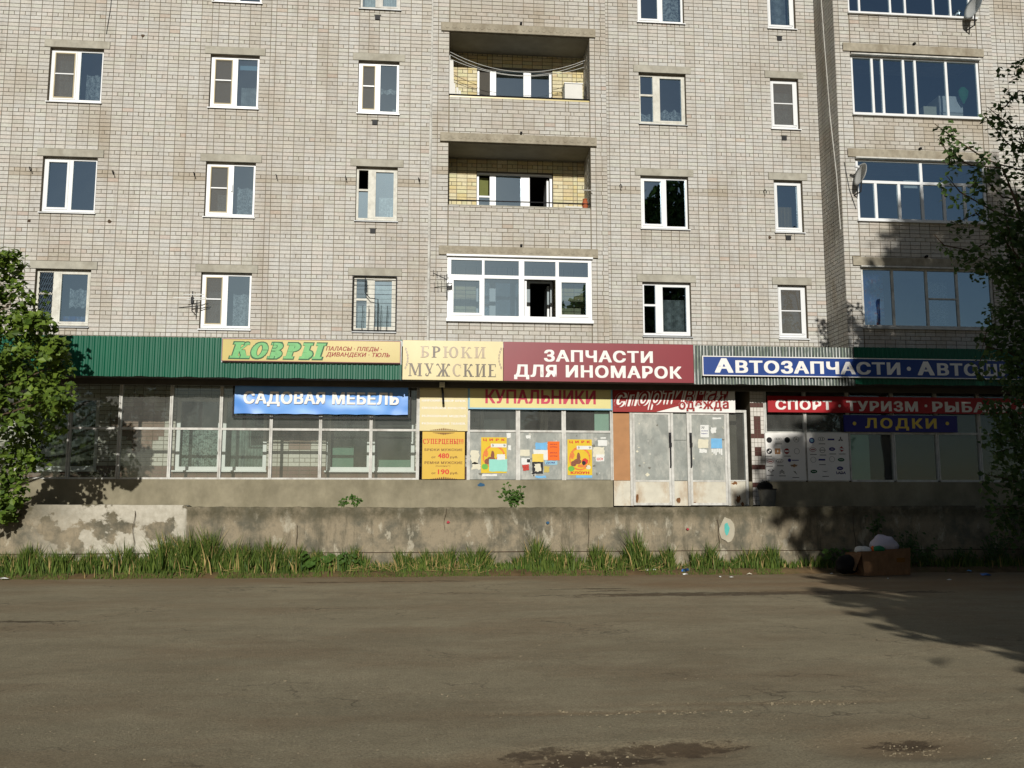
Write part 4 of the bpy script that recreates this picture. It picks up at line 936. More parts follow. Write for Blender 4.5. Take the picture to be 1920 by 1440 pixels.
# three bays with sheet panels
px = [at(u, 850, GL)[0] for u in (878, 971, 1057, 1147)]
for k, x in enumerate(px):
    mullion(x, hw=.05 if k in (1, 2) else .035)
    if k < 3:
        a, b = x + (.052 if k else .036), px[k + 1] - (.052 if k < 2 else .036)
        MB().box(a, b, GL - .035, GL + .05, ZTR - .03, ZTR + .02).build('transom', M['greyframe'], shop)
        MB().box(a, b, GL - .01, GL + .02, ZS - .01, ZTR - .03).build('sheet_panel', M['tin'], shop)
        pane(a, b, ZTR + .02, 3.62, GL + .02, M['shopglass'], shop)
MB().box(px[2] + .75, px[3] - .04, GL + .10, GL + .12, ZTR + .03, 3.6).build('inner_panel', M['seafoam'], shop)
# entrance: fibreboard, two doors, narrow middle panel, glazed side light
ex = [at(u, 850, GL)[0] for u in (1150, 1183, 1260, 1290, 1365, 1398)]; zd0 = WKY + .01; zk = at(1250, 901, GL)[1]; zdt = at(1250, 776, GL)[1]
MB().box(ex[0] + .0, ex[1] - .03, GL - .01, GL + .02, zk, zdt).build('fibreboard_panel', M['orange'], shop)
MB().box(ex[0], ex[1] - .03, GL - .015, GL + .02, zd0, zk - .006).build('kick_plate', M['kick'], shop)
for k, x in enumerate(ex[1:]): MB().box(x - .03, x + .03, GL - .05, GL + .06, zd0, zdt + .04).build('door_post', M['greyframe'], shop)
MB().box(ex[0], ex[5] + .03, GL - .052, GL + .055, zdt + .042, zdt + .10).build('head_rail', M['greyframe'], shop)
for k in (1, 3):
    a, b = ex[k] + .035, ex[k + 1] - .035
    mb = MB(); frame(mb, a, b, zd0 + .01, zdt + .03, .055, GL - .045, GL + .0); mb.box(a + .055, b - .055, GL - .044, GL, zk - .03, zk + .01)
    d = mb.build('door', M['greyframe'], shop); d['label'] = 'grey sheet metal door nearer the fibreboard' if k == 1 else 'grey sheet metal door with torn notices'
    MB().box(a + .055, b - .055, GL - .035, GL - .015, zk + .01, zdt - .025).build('door_panel', M['tin'], d)
    MB().box(a + .055, b - .055, GL - .035, GL - .015, zd0 + .065, zk - .03).build('kick_plate', M['kick'], d)
    hx = b - .02 if k == 1 else a + .02
    MB().tube([(hx, GL - .05, zk + 1.05), (hx, GL - .10, zk + 1.0), (hx, GL - .10, zk + .35), (hx, GL - .05, zk + .3)], .016, 6).build('handle', M['dark'], d)
    MB().box(hx - .03, hx + .03, GL - .065, GL - .046, zk + .88, zk + 1.12).build('lock_plate', M['dark'], d)
    MB().box(hx - .028, hx + .032, GL - .10, GL - .066, zk + .78, zk + .88).build('padlock', M['dark'], d)
a, b = ex[2] + .032, ex[3] - .032
MB().box(a, b, GL - .012, GL + .02, zk + .95, zdt + .02).build('sheet_panel', M['tin'], shop); MB().box(a, b, GL - .02, GL + .02, zk, zk + .94).build('sheet_panel', M['tin'], shop); MB().box(a, b, GL - .01, GL + .02, zd0, zk - .01).build('kick_plate', M['kick'], shop)
a, b = ex[4] + .032, ex[5] - .032
pane(a, b, zk, zdt + .02, GL - .005, M['shopglass'], shop); MB().box(a, b, GL - .015, GL + .02, zd0, zk - .01).build('kick_plate', M['kick'], shop)
MB().box(a - .02, b + .02, GL - .03, GL + .02, zk - .012, zk + .015).build('rail', M['greyframe'], shop)
MB().box(ex[1], ex[5], GL + .6, GL + .65, zd0, 4.1).build('dark_backing', M['room'], shop)
def splotch(x, z, r, Y, mat, parent, asp=1, nm='stain'):
    n = 13; MB().prism([(x + r * random.uniform(.45, 1.15) * math.cos(6.283 * k / n), z + r * asp * random.uniform(.45, 1.15) * math.sin(6.283 * k / n)) for k in range(n)], Y - .0012, Y).build(nm, M[mat], parent)
for k in range(46):
    u = random.uniform(1192, 1360); v = random.uniform(790, 895)
    if 1258 < u < 1294: continue
    x, z = at(u, v, GL); splotch(x, z, random.uniform(.012, .05), GL - .0352, random.choice(['scrape', 'scrape', 'grime', 'creampaper']), shop, random.uniform(.3, 1.2), 'paper_remnant')
for u, v, r_0, asp in ((1194, 935, .05, 2.2), (1272, 938, .05, 1.8), (1186, 944, .04, 1.6), (1378, 906, .10, .45), (1384, 936, .07, 1.6), (1392, 945, .05, 1), (1302, 944, .04, 1.2), (1272, 872, .03, 1.3)):
    x, z = at(u, v, GL); splotch(x, z, r_0, GL - (.0155 if u > 1370 or 1262 < u < 1288 else .0352), 'rust', shop, asp)
for k in range(34):
    u = random.choice([random.uniform(884, 966), random.uniform(976, 1052), random.uniform(1064, 1142)]); v = random.uniform(815, 896); x, z = at(u, v, GL); splotch(x, z, random.uniform(.015, .07), GL - .0102, random.choice(['scrape', 'scrape', 'grime']), shop, random.uniform(.4, 1.3), 'paper_remnant')
# tiled pillar
tx0, tx1 = at(1408, 850, GL)[0], at(1433, 850, GL)[0]
MB().box(tx0, tx1, GL - .03, F_, WKY, 4.2).build('pillar_core', M['mortar'], shop)
zrow = WKY + .02; r_ = 0; tw = (tx1 - tx0) / 4
tile_me = {}
dz_ = .105
while zrow < 4.05:
    band = r_ in (4, 8, 15, 22); hole = r_ in (11, 12) or 16 <= r_ <= 19
    for c_ in range(4):
        dk = band or (hole and c_ in (1, 2)); key = dk
        if key not in tile_me:
            t_ = MB().box(-tw / 2 + .004, tw / 2 - .004, -.012, .0, .004, dz_ - .004).build('tile', M['browntile'] if dk else M['tile']); tile_me[key] = t_.data; bpy.data.objects.remove(t_)
        link('tile', tile_me[key], shop, (tx0 + tw * (c_ + .5), GL - .03, zrow))
    zrow += dz_; r_ += 1
# right shop glazing
rx = [at(u, 850, GL)[0] for u in (1436, 1511, 1592, 1676, 1758, 1838)]; rx += [rx[-1] + 1.1 * k for k in (1, 2, 3, 4, 5)]
for k, x in enumerate(rx):
    mullion(x, mat='greyframe')
    if k < len(rx) - 1:
        a, b = x + .036, rx[k + 1] - .036
        MB().box(a, b, GL - .02, GL + .05, ZTR - .02, ZTR + .03).build('transom', M['greyframe'], shop)
        pane(a, b, ZTR + .03, ZG1, GL + .02, M['shopglass'], shop)
        MB().box(a, b, GL - .02, GL + .05, ZS - .05, ZS).build('bottom_rail', M['greyframe'], shop)
        if k > 1: pane(a, b, ZS, ZTR - .02, GL + .02, M['shopglass'], shop)
MB().box(at(1436, 850, GL)[0], XE1 - .5, GL + .75, GL + .80, 1.9, 4.25).build('dark_backing', M['dark'], shop)  # added dark sheet standing in for the shade inside the right shop
MB().box(rx[2] + .04, rx[2] + .52, GL + .03, GL + .045, ZS, ZTR - .03).build('backing_board', M['seafoam'], shop)

# ------------------------------------------------------------------ signs
def board(name, u0, v0, u1, v1, Y, mat, label, th=.03, border=None, bw=.03, cat='sign', X1=None, z=None):
    x0, x1, z0, z1 = rect(u0, v0, u1, v1, Y)
    if X1: x1 = X1
    if z: z0, z1 = z
    t = thing(name, ((x0 + x1) / 2, Y, z0), label, cat)
    if border:
        mb = MB(); frame(mb, x0, x1, z0, z1, bw, Y - .008, Y + th); mb.build('border', M[border], t)
        MB().box(x0 + bw, x1 - bw, Y, Y + th - .002, z0 + bw, z1 - bw).build('panel', M[mat], t)
    else: MB().box(x0, x1, Y, Y + th, z0, z1).build('panel', M[mat], t)
    return t, (x0, x1, z0, z1)
def ptext(s, u0, v0, u1, v1, Y, mat, parent, **k):      # v0 cap line, v1 base line at the middle
    x0, x1, z0, z1 = rect(u0, v0, u1, v1, Y); return text(s, x0, x1, z0, z1, Y, M[mat], parent, **k)
Y = FA - .10
t, _ = board('shop_sign', 416, 637, 751, 679, Y, 'gyellow', 'long yellow carpet shop sign with big green slanted letters', .06, 'maroon', .012)
MB().box(_[0] - .02, _[1] + .02, Y + .065, Y + .09, _[2] - .02, _[3] + .02).build('back_frame', M['iron'], t)
x0, x1, z0, z1 = rect(431, 643, 600, 672, Y); serif('КОВРЫ', x0 - .015, x1 + .015, z0 - .012, z1 + .012, Y - .001, M['darkgreen'], t, T=.25, t=.1, slab=True, shear=.22, grow=.035, th=.004, gap=.08)
serif('КОВРЫ', x0, x1, z0, z1, Y - .006, M['lightgreen'], t, T=.25, t=.1, slab=True, shear=.22, grow=.005, th=.004, gap=.08)
ptext('ПАЛАСЫ · ПЛЕДЫ ·', 611, 650, 716, 658, Y, 'darkred', t, off=.03, shear=.25); ptext('ДИВАНДЕКИ · ТЮЛЬ', 611, 661, 731, 669, Y, 'darkred', t, off=.03, shear=.25)
Y = FA - .02
t, _ = board('shop_sign', 755, 641, 943, 713, Y, 'cream', 'cream trouser shop sign with dark golden serif letters', .04, z=(ZF0, ZF1 + .01))
x0, x1, z0, z1 = rect(788, 650, 911, 671, Y); serif('БРЮКИ', x0, x1, z0, z1, Y - .001, M['silver'], t, mats=[M['silver'], M['gold'], M['silver'], M['silver'], M['silver']], gap=.16)
x0, x1, z0, z1 = rect(766, 682, 931, 706, Y); serif('МУЖСКИЕ', x0, x1, z0, z1, Y - .001, M['gold'], t, mats=[M['gold'], M['gold'], M['gold'], M['silver'], M['gold'], M['gold'], M['gold']], gap=.12)
for u, sg in ((760, 1), (936, -1)):
    mb = MB(); x, za = at(u, 690, Y); _, zb = at(u, 655, Y)
    for k in range(7):
        z = za + (zb - za) * k / 6; a = math.sin(k / 6 * 3.14) * .05
        mb.prism([(x - sg * (.02 - a), z), (x - sg * (.02 - a) + .03, z - .035), (x - sg * (.02 - a) + .045, z + .02), (x - sg * (.02 - a) + .015, z + .05)], Y - .006, Y - .0005 - k * .0003)
    mb.build('ornament', M['silver'], t)
t, _ = board('shop_sign', 944, 643, 1299, 717, Y, 'maroon', 'large maroon car parts sign with two lines of white capitals', .04, X1=XM + .01, z=(ZF0, ZF1 + .01))
ptext('ЗАПЧАСТИ', 1020, 657, 1224, 679, Y, 'signwhite', t, off=.045, space=1.12); ptext('ДЛЯ ИНОМАРОК', 964, 685, 1278, 708, Y, 'signwhite', t, off=.045, space=1.12)
Y = FA - .08
za, zb = at(1325, 704.5, Y)[1], at(1325, 667, Y)[1]
t, _ = board('shop_sign', 1317, 667, 2040, 710, Y, 'blue', 'long blue car parts and tyres sign with white capitals', .05, 'signwhite', .022, z=(za, zb))
h = zb - za; zl, zc = za + h * .17, za + h * .80
def wtext(s, u0, u1, v, z0, z1, mat, parent, Y, **k): text(s, at(u0, v, Y)[0], at(u1, v, Y)[0], z0, z1, Y, M[mat], parent, **k)
wtext('А', 1340, 1375, 688, zl, zc + .04, 'signwhite', t, Y, off=.06); wtext('ВТОЗАПЧАСТИ', 1379, 1688, 690, zl, zc, 'signwhite', t, Y, off=.05, space=1.1)
wtext('А', 1720, 1752, 690, zl, zc + .03, 'signwhite', t, Y, off=.06); wtext('ВТОШИНЫ', 1757, 1960, 692, zl, zc, 'signwhite', t, Y, off=.05, space=1.1)
x = at(1704, 693, Y)[0]; MB().prism([(x + .05 * math.cos(a * .3927), (zl + zc) / 2 + .05 * math.sin(a * .3927)) for a in range(16)], Y - .009, Y - .001).build('dot', M['signwhite'], t)
# blue banner with creases
Y = GL - .14; x0, x1, z0, z1 = rect(440, 718, 765, 777, Y)
t = thing('banner', ((x0 + x1) / 2, Y, z0), 'blue garden furniture banner laced to a frame on the shop glazing', 'banner')
mb = MB(); nx, nz = 90, 16; V = []
for i in range(nx + 1):
    for j in range(nz + 1):
        a, b = i / nx, j / nz; d = .012 * pn(a * 9, b * 3) + .02 * max(0, 1 - abs(a * 10 - 1.1 + b * 1.6) * 1.6) * (1 - b) * .6 - .018 * max(0, 1 - abs(a * 10 - 9.0 - b * 1.2) * 2) * .6
        sc = .010 * abs(math.sin(a * 27)) * (1 - b) ** 3
        V.append((x0 + (x1 - x0) * a, Y - d, z0 + (z1 - z0) * b + sc))
mb.add(V, [(i * (nz + 1) + j, (i + 1) * (nz + 1) + j, (i + 1) * (nz + 1) + j + 1, i * (nz + 1) + j + 1) for i in range(nx) for j in range(nz)]); mb.build('cloth', M['banner'], t, None, True)
text('САДОВАЯ МЕБЕЛЬ', at(457, 746, Y)[0], at(748, 746, Y)[0], at(603, 758, Y)[1], at(603, 735, Y)[1], Y - .026, M['signwhite'], t, off=.045, space=1.08, th=.004)
mb = MB(); frame(mb, x0 - .05, x1 + .07, z0 - .08, z1 + .05, .03, Y + .03, Y + .06); mb.build('frame', M['dark'], t)
Y = GL - .09
t, _ = board('shop_sign', 878, 712, 1148, 768, Y, 'paleyellow', 'pale yellow swimwear sign with a sky blue border and red letters', .04, 'skyblue', .035)
ptext('КУПАЛЬНИКИ', 910, 731, 1117, 757, Y, 'pinkred', t, off=.035, space=1.02)
t, _ = board('shop_sign', 1149, 712, 1378, 773, Y, 'darkred', 'red and cream sportswear sign with slanted outlined letters over the doors', .04)
x0, x1, z0, z1 = _
MB().prism([(x0 + (x1 - x0) * .35, z0 + .002), (x1 - .002, z0 + .002), (x1 - .002, z1 - .12), (x0 + (x1 - x0) * .62, z1 - .2), (x0 + (x1 - x0) * .9, z0 + .36), (x0 + (x1 - x0) * .55, z0 + .16)], Y - .004, Y - .0005).build('flash', M['signwhite'], t)
for oy, mt, g_ in ((.004, 'signwhite', .09), (.010, 'darkred', .02)):
    text('спортивная', at(1152, 756, Y)[0], at(1368, 740, Y)[0], at(1260, 764, Y)[1], at(1260, 738, Y)[1], Y - oy, M[mt], t, off=g_, shear=.35, rise=.17, th=.004, space=1.1)
for oy, mt, g_ in ((.016, 'signwhite', .10), (.022, 'darkred', .035)):
    text('одежда', at(1272, 765, Y)[0], at(1366, 765, Y)[0], at(1318, 768, Y)[1], at(1318, 754, Y)[1], Y - oy, M[mt], t, off=g_, rise=.03, th=.004, space=1.12)
t, _ = board('shop_sign', 787, 712, 877, 808, Y, 'cream', 'cream price column sign with faint white lines above the yellow price board', .03)
for k, (s_, v) in enumerate((('ШИРОКИЙ ВЫБОР БРЮК', 752), ('ЕВРОПЕЙСКОЕ КАЧЕСТВО', 766), ('РАЗНООБРАЗИЕ МОДЕЛЕЙ', 781), ('РАЗНООБРАЗИЕ ТКАНЕЙ.', 795))): ptext(s_, 791, v - 4, 873, v + 1, Y, 'signwhite', t, off=.03)
def orna(cu, cv, wpx, parent, Y, mat='brown', flip=1):
    mb = MB(); x, z = at(cu, cv, Y)
    for k in range(-6, 7):
        h = .055 * (1 - abs(k) / 7.5); a = x + k * wpx / 13 * .0125
        mb.prism([(a - .022, z), (a + .022, z), (a + .01, z + h), (a - .01, z + h)] if flip > 0 else [(a - .01, z - h), (a + .01, z - h), (a + .022, z), (a - .022, z)], Y - .004 - (k % 2) * .0006, Y - .0003)
    mb.build('ornament', M[mat], parent)
orna(832, 807, 50, t, Y)
Y = GL - .05
t, _ = board('price_sign', 791, 808, 872, 899, Y, 'yellow', 'yellow trouser price board with red and brown lettering', .03, 'dark', .008)
x0, x1, z0, z1 = rect(793, 823, 869, 832, Y); serif('СУПЕРЦЕНЫ!!!', x0, x1, z0, z1, Y - .001, M['letterred'], t, grow=.01, gap=.1)
ptext('БРЮКИ МУЖСКИЕ', 796, 841, 867, 845.5, Y, 'brown', t, off=.03, space=1.15); ptext('от', 809, 856, 817, 859, Y, 'brown', t, off=.03); ptext('480', 821, 850, 842, 859, Y, 'letterred', t, off=.03); ptext('руб.', 844, 855, 859, 859, Y, 'brown', t, off=.03)
ptext('РЕМНИ МУЖСКИЕ', 796, 865, 867, 870, Y, 'brown', t, off=.03, space=1.15); ptext('(кожаные)', 817, 872, 844, 875, Y, 'brown', t, off=.01); ptext('от', 809, 886, 817, 889, Y, 'brown', t, off=.03); ptext('190', 821, 880, 842, 889, Y, 'letterred', t, off=.03); ptext('руб.', 844, 885, 859, 889, Y, 'brown', t, off=.03)
orna(832, 898.5, 50, t, Y); orna(832, 811, 40, t, Y, 'brown', -1)
Y = GL - .12
t, _ = board('shop_sign', 1440, 745, 1990, 775, Y, 'red', 'dark red sport tourism fishing sign in the tree shade', .05)
ptext('СПОРТ', 1454, 750, 1560, 768, Y, 'signwhite', t, off=.05, space=1.15); ptext('ТУРИЗМ', 1587, 752, 1721, 771, Y, 'signwhite', t, off=.05, space=1.15); ptext('РЫБАЛКА', 1748, 754, 1925, 773, Y, 'signwhite', t, off=.05, space=1.15)
def dots(us, v, r, Y, mat, t):
    for u in us: x, z = at(u, v, Y); MB().prism([(x + r * math.cos(a * .5236), z + r * math.sin(a * .5236)) for a in range(12)], Y - .007, Y - .001).build('dot', M[mat], t)
dots((1574, 1736), 761, .035, Y, 'signwhite', t)
t, _ = board('shop_sign', 1583, 779, 1795, 810, Y + .02, 'cobalt', 'small navy boat sign with yellow letters below the red sign', .04)
ptext('ЛОДКИ', 1622, 784, 1756, 803, Y + .02, 'lodki', t, off=.045, space=1.3); dots((1602, 1776), 794, .045, Y + .02, 'lodki', t)

# car maker boards: rings, ovals, crests
def emblem(mb, kind, x, z, r, Y):
    def disc(cx, cz, rx, rz, y0=0, n=16): mb.prism([(cx + rx * math.cos(6.283 * k / n), cz + rz * math.sin(6.283 * k / n)) for k in range(n)], Y - .004 - y0, Y - .0005 - y0)
    def ring(cx, cz, rx, rz, wd, n=18):
        for k in range(n):
            a, b = 6.283 * k / n, 6.283 * (k + 1) / n
            mb.prism([(cx + rx * math.cos(a), cz + rz * math.sin(a)), (cx + rx * math.cos(b), cz + rz * math.sin(b)), (cx + (rx - wd) * math.cos(b), cz + (rz - wd) * math.sin(b)), (cx + (rx - wd) * math.cos(a), cz + (rz - wd) * math.sin(a))], Y - .004, Y - .0005)
    D, G_, B_, R_, W2 = 'dark', 'bucket', 'cobalt', 'darkred', 'signwhite'
    if kind == 'disc': mb.mat(M[D]); disc(x, z, r, r); mb.mat(M['bucket']); ring(x, z, r * .75, r * .75, r * .12)
    elif kind == 'disc2': mb.mat(M[B_]); disc(x, z, r, r); mb.mat(M['skyblue']); disc(x, z, r * .6, r * .6, .005)
    elif kind == 'quad': mb.mat(M[D]); disc(x, z, r, r); mb.mat(M[W2]); mb.box(x - r * .55, x, Y - .010, Y - .005, z - r * .5, z); mb.box(x, x + r * .55, Y - .010, Y - .005, z, z + r * .5)
    elif kind == 'rings':
        mb.mat(M[G_])
        for k in range(4): ring(x + (k - 1.5) * r * .55, z, r * .42, r * .42, r * .1, 12)
    elif kind == 'star': mb.mat(M[G_]); ring(x, z, r, r, r * .1); mb.mat(M[D]); [mb.prism([(x + r * .85 * math.cos(a), z + r * .85 * math.sin(a)), (x + r * .13 * math.cos(a + 2), z + r * .13 * math.sin(a + 2)), (x + r * .13 * math.cos(a - 2), z + r * .13 * math.sin(a - 2))], Y - .006 - i * .0005, Y - .0045) for i, a in enumerate((1.57, 3.665, 5.76))]
    elif kind == 'square': mb.mat(M['orange']); mb.box(x - r, x + r, Y - .004, Y - .0005, z - r, z + r); mb.mat(M['signwhite']); mb.prism([(x, z - r * .5), (x + r * .3, z), (x, z + r * .5), (x - r * .3, z)], Y - .008, Y - .0045)
    elif kind == 'redround': mb.mat(M[R_]); disc(x, z, r * .9, r); mb.mat(M[W2]); mb.box(x - r * .7, x + r * .7, Y - .008, Y - .0045, z - r * .3, z + r * .3)
    elif kind == 'ringbar': mb.mat(M[G_]); ring(x, z, r, r, r * .14); mb.box(x - r * 1.1, x + r * 1.1, Y - .0085, Y - .0045, z - r * .12, z + r * .12)
    elif kind == 'ring': mb.mat(M[G_]); ring(x, z, r, r, r * .1)
    elif kind == 'ovalred': mb.mat(M[R_]); ring(x, z, r * 1.25, r * .7, r * .14); mb.box(x - r * .7, x + r * .7, Y - .004, Y - .0005, z - r * .16, z + r * .16)
    elif kind == 'ovalgrey': mb.mat(M[G_]); ring(x, z, r * 1.25, r * .72, r * .12); mb.prism([(x - r * .5, z - r * .4), (x - r * .3, z - r * .4), (x - r * .1, z + r * .4), (x - r * .3, z + r * .4)], Y - .004, Y - .0005); mb.prism([(x + r * .2, z - r * .4), (x + r * .4, z - r * .4), (x + r * .6, z + r * .4), (x + r * .4, z + r * .4)], Y - .004, Y - .0005)
    elif kind == 'ovalgreen': mb.mat(M['darkgreen']); disc(x, z, r * 1.2, r * .62); mb.mat(M['signwhite']); mb.box(x - r * .7, x + r * .7, Y - .008, Y - .0045, z - r * .08, z + r * .08)
    elif kind == 'ovalblue': mb.mat(M[B_]); disc(x, z, r * 1.15, r * .65); mb.mat(M['signwhite']); mb.box(x - r * .5, x + r * .5, Y - .008, Y - .0045, z - r * .08, z + r * .08)
    elif kind == 'dotword': mb.mat(M[B_]); disc(x - r * 1.3, z, r * .6, r * .6); mb.box(x - r * .4, x + r * 2, Y - .004, Y - .0005, z - r * .14, z + r * .14)
    elif kind == 'bow': mb.mat(M['orange']); mb.prism([(x - r * 1.2, z - r * .3), (x + r * .9, z - r * .3), (x + r * 1.2, z + r * .3), (x - r * .9, z + r * .3)], Y - .004, Y - .0005); mb.prism([(x - r * .4, z - r * .55), (x + r * .3, z - r * .55), (x + r * .45, z + r * .55), (x - r * .25, z + r * .55)], Y - .0055, Y - .0045)
    elif kind == 'chevron':
        mb.mat(M[G_])
        for k, dz in enumerate((0, -.55 * r)): mb.prism([(x - r, z - r * .5 + dz), (x - r * .72, z - r * .5 + dz), (x, z + r * .18 + dz), (x, z + r * .5 + dz)], Y - .004, Y - .0005); mb.prism([(x + r * .72, z - r * .5 + dz), (x + r, z - r * .5 + dz), (x, z + r * .5 + dz), (x, z + r * .18 + dz)], Y - .0045, Y - .0005)
    elif kind == 'lozenge': mb.mat(M[D]); [mb.prism([(x + s * r * 1.1, z), (x + s * r * .45, z + s * r * .45), (x + s * r * .6, z), (x + s * r * .45, z - s * r * .45)], Y - .004, Y - .0005) for s in (1, -1)]; mb.prism([(x - r * .4, z - r * .35), (x, z - r * .75), (x + r * .4, z - r * .35), (x, z - r * .5)], Y - .0045, Y - .0005)
    elif kind == 'three': mb.mat(M[D]); [mb.prism([(x, z), (x + r * .55 * math.cos(a + .52), z + r * .55 * math.sin(a + .52)), (x + r * math.cos(a), z + r * math.sin(a)), (x + r * .55 * math.cos(a - .52), z + r * .55 * math.sin(a - .52))], Y - .004 - i * .0004, Y - .0005) for i, a in enumerate((1.57, 3.665, 5.76))]
    elif kind == 's': mb.mat(M[R_]); mb.prism([(x - r * .8, z - r * .1), (x, z - r), (x + r * .8, z - r * .3), (x + r * .1, z - r * .3)], Y - .004, Y - .0005); mb.prism([(x - r * .8, z + r * .3), (x - r * .1, z + r * .3), (x + r * .8, z + r * .1), (x, z + r)], Y - .0045, Y - .0005)
    elif kind == 'wings': mb.mat(M[G_]); mb.prism([(x - r * 1.2, z + r * .2), (x, z - r * .2), (x + r * 1.2, z + r * .2), (x, z + r * .1)], Y - .004, Y - .0005)
    elif kind == 'lion': mb.mat(M[G_]); mb.prism([(x - r * .7, z + r * .6), (x - r * .2, z), (x + r * .7, z - r * .8), (x + r * .1, z + r * .4)], Y - .004, Y - .0005)
    elif kind == 'bar': mb.mat(M['cobalt']); mb.box(x - r * 1.2, x + r * 1.2, Y - .004, Y - .0005, z - r * .3, z + r * .3)
Y = GL - .06
for (u0, u1, lab, items) in ((1436, 1510, 'left white board of car maker badges beside the tiled pillar', (('disc', 1440, 825), ('rings', 1459, 823), ('disc', 1476, 825), ('star', 1493, 824), ('quad', 1440, 846), ('square', 1458, 846), ('redround', 1475, 846), ('ring', 1494, 846), ('ovalred', 1442, 865), ('ovalgrey', 1462, 864), ('dotword', 1487, 863), ('bow', 1489, 873), ('lozenge', 1443, 882), ('chevron', 1466, 883), ('lion', 1491, 886))),
                          (1514, 1592, 'right white board of car maker badges left of the dark shop window', (('disc2', 1522, 826), ('ovalgrey', 1540, 823), ('bar', 1558, 824), ('three', 1576, 824), ('ovalred', 1524, 843), ('ringbar', 1542, 844), ('ovalblue', 1560, 842), ('s', 1578, 842), ('ring', 1525, 862), ('bar', 1541, 862), ('ring', 1560, 861), ('ovalgreen', 1577, 862), ('ovalgreen', 1526, 884), ('wings', 1547, 884), ('ovalblue', 1575, 878)))):
    t, _ = board('badge_board', u0, 812, u1, 901, Y, 'signwhite', lab, .02)
    for kd, u, v in items:
        mb = MB(); x, z = at(u, v, Y); emblem(mb, kd, x + (.03 if u < 1445 else 0), z, .068, Y); mb.build('badge', None, t)
        if v > 828 and kd not in ('square', 'bow', 'ovalgreen', 'ring') or kd in ('rings', 'ovalgrey'): MB().box(x - .07, x + .09, Y - .004, Y - .0005, z - .125, z - .108).build('caption', M['bucket'], t)
    if u0 > 1500: ptext('LADA', 1568, 884, 1586, 889, Y, 'cobalt', t, off=.05)

# ------------------------------------------------------------------ posters and torn paper
def sheet(u0, v0, u1, v1, Y, mat, jit=.006, th=.003, rot=0):
    x0, x1, z0, z1 = rect(u0, v0, u1, v1, Y); pts = []; cx, cz = (x0 + x1) / 2, (z0 + z1) / 2
    E = [(x0, z0), (x1, z0), (x1, z1), (x0, z1)]
    for i in range(4):
        a, b = E[i], E[(i + 1) % 4]
        for k in range(5):
            f = k / 5; j = jit if jit else 0; pts.append((a[0] + (b[0] - a[0]) * f + random.uniform(-j, j), a[1] + (b[1] - a[1]) * f + random.uniform(-j, j)))
    if rot: pts = [(cx + (x - cx) * math.cos(rot) - (z - cz) * math.sin(rot), cz + (x - cx) * math.sin(rot) + (z - cz) * math.cos(rot)) for x, z in pts]
    return MB().prism(pts, Y - th, Y), (cx, Y, z0), mat
def flyer(u0, v0, u1, v1, lay_, mat, label, jit=.006, rot=0, texts=(), name='flyer', door=False):
    Y = GL - (.036 if door else .0105) - .0035 * lay_; mb, org, m_ = sheet(u0, v0, u1, v1, Y, mat, jit, .003, rot)
    if not texts: return tag(mb.build(name, M[mat], None, org), label, 'flyer', 'papers pasted on the shopfront')
    t = thing(name, org, label, 'flyer', 'papers pasted on the shopfront'); mb.build('sheet', M[mat], t)
    for (s_, a, b, c, d, mm) in texts: ptext(s_, a, b, c, d, Y - .003, mm, t, off=.04, th=.001)
    return t
def circus(u0, v0, u1, v1, label, clown):
    Y = GL - .012; x0, x1, z0, z1 = rect(u0, v0, u1, v1, Y); w_, h_ = x1 - x0, z1 - z0
    t = thing('circus_poster', ((x0 + x1) / 2, Y, z0), label, 'poster', 'circus posters'); MB().box(x0, x1, Y - .004, Y, z0, z1).build('sheet', M['circus'], t)
    def Pp(a, b): return (x0 + a * w_, z0 + b * h_)
    def blob(ca, cb, ra, rb, mat, y, n=14, j=.12, nm='picture'):
        MB().prism([(x0 + (ca + ra * math.cos(6.283 * k / n) * random.uniform(1 - j, 1 + j)) * w_, z0 + (cb + rb * math.sin(6.283 * k / n) * random.uniform(1 - j, 1 + j)) * h_) for k in range(n)], Y - .0045 - y, Y - .0041 - y + .0004).build(nm, M[mat], t)
    blob(.5, .46, .44, .33, 'circ2', 0, 20, .03); blob(.5, .45, .38, .28, 'circus', .0006, 20, .03)
    blob(.45, .5, .07, .13, 'circ3', .0012); blob(.4, .38, .16, .08, 'circ3', .0018); blob(.72, .38, .13, .09, 'letterred', .0012); blob(.66, .34, .08, .06, 'dark', .0024); blob(.25, .32, .12, .08, 'circ3', .0012); blob(.15, .18, .13, .08, 'leafg', .0012); blob(.6, .26, .2, .05, 'circ2', .0012)
    blob(.2, .55, .08, .1, 'circ2', .0018); blob(.85, .22, .1, .06, 'creampaper', .0012)
    text('ЦИРК', x0 + .08 * w_, x0 + .93 * w_, z0 + h_ * .9, z0 + h_ * .965, Y - .006, M['letterred'], t, off=.06, space=1.9, th=.001)
    MB().box(x0 + w_ * .38, x0 + w_ * .99, Y - .008, Y - .0065, z0 + h_ * .72, z0 + h_ * .82).build('date_strip', M['paper'], t)
    text('5', x0 + w_ * .42, x0 + w_ * .5, z0 + h_ * .745, z0 + h_ * .80, Y - .009, M['dark'], t, off=.02, th=.001); text('9', x0 + w_ * .87, x0 + w_ * .95, z0 + h_ * .745, z0 + h_ * .80, Y - .009, M['dark'], t, off=.02, th=.001)
    if clown: text('КЛОУН', x0 + .12 * w_, x0 + .88 * w_, z0 + h_ * .035, z0 + h_ * .105, Y - .007, M['letterred'], t, off=.07, space=1.1, th=.001); MB().box(x0 + w_ * .34, x0 + w_, Y - .003, Y - .0005, z0 - h_ * .07, z0 - .002).build('lower_strip', M['bluepaper'], t)
circus(902, 820, 950, 887, 'left yellow circus poster half covered by an aqua paper', False); circus(1064, 824, 1110, 891, 'right yellow circus poster with the clown line showing', True)
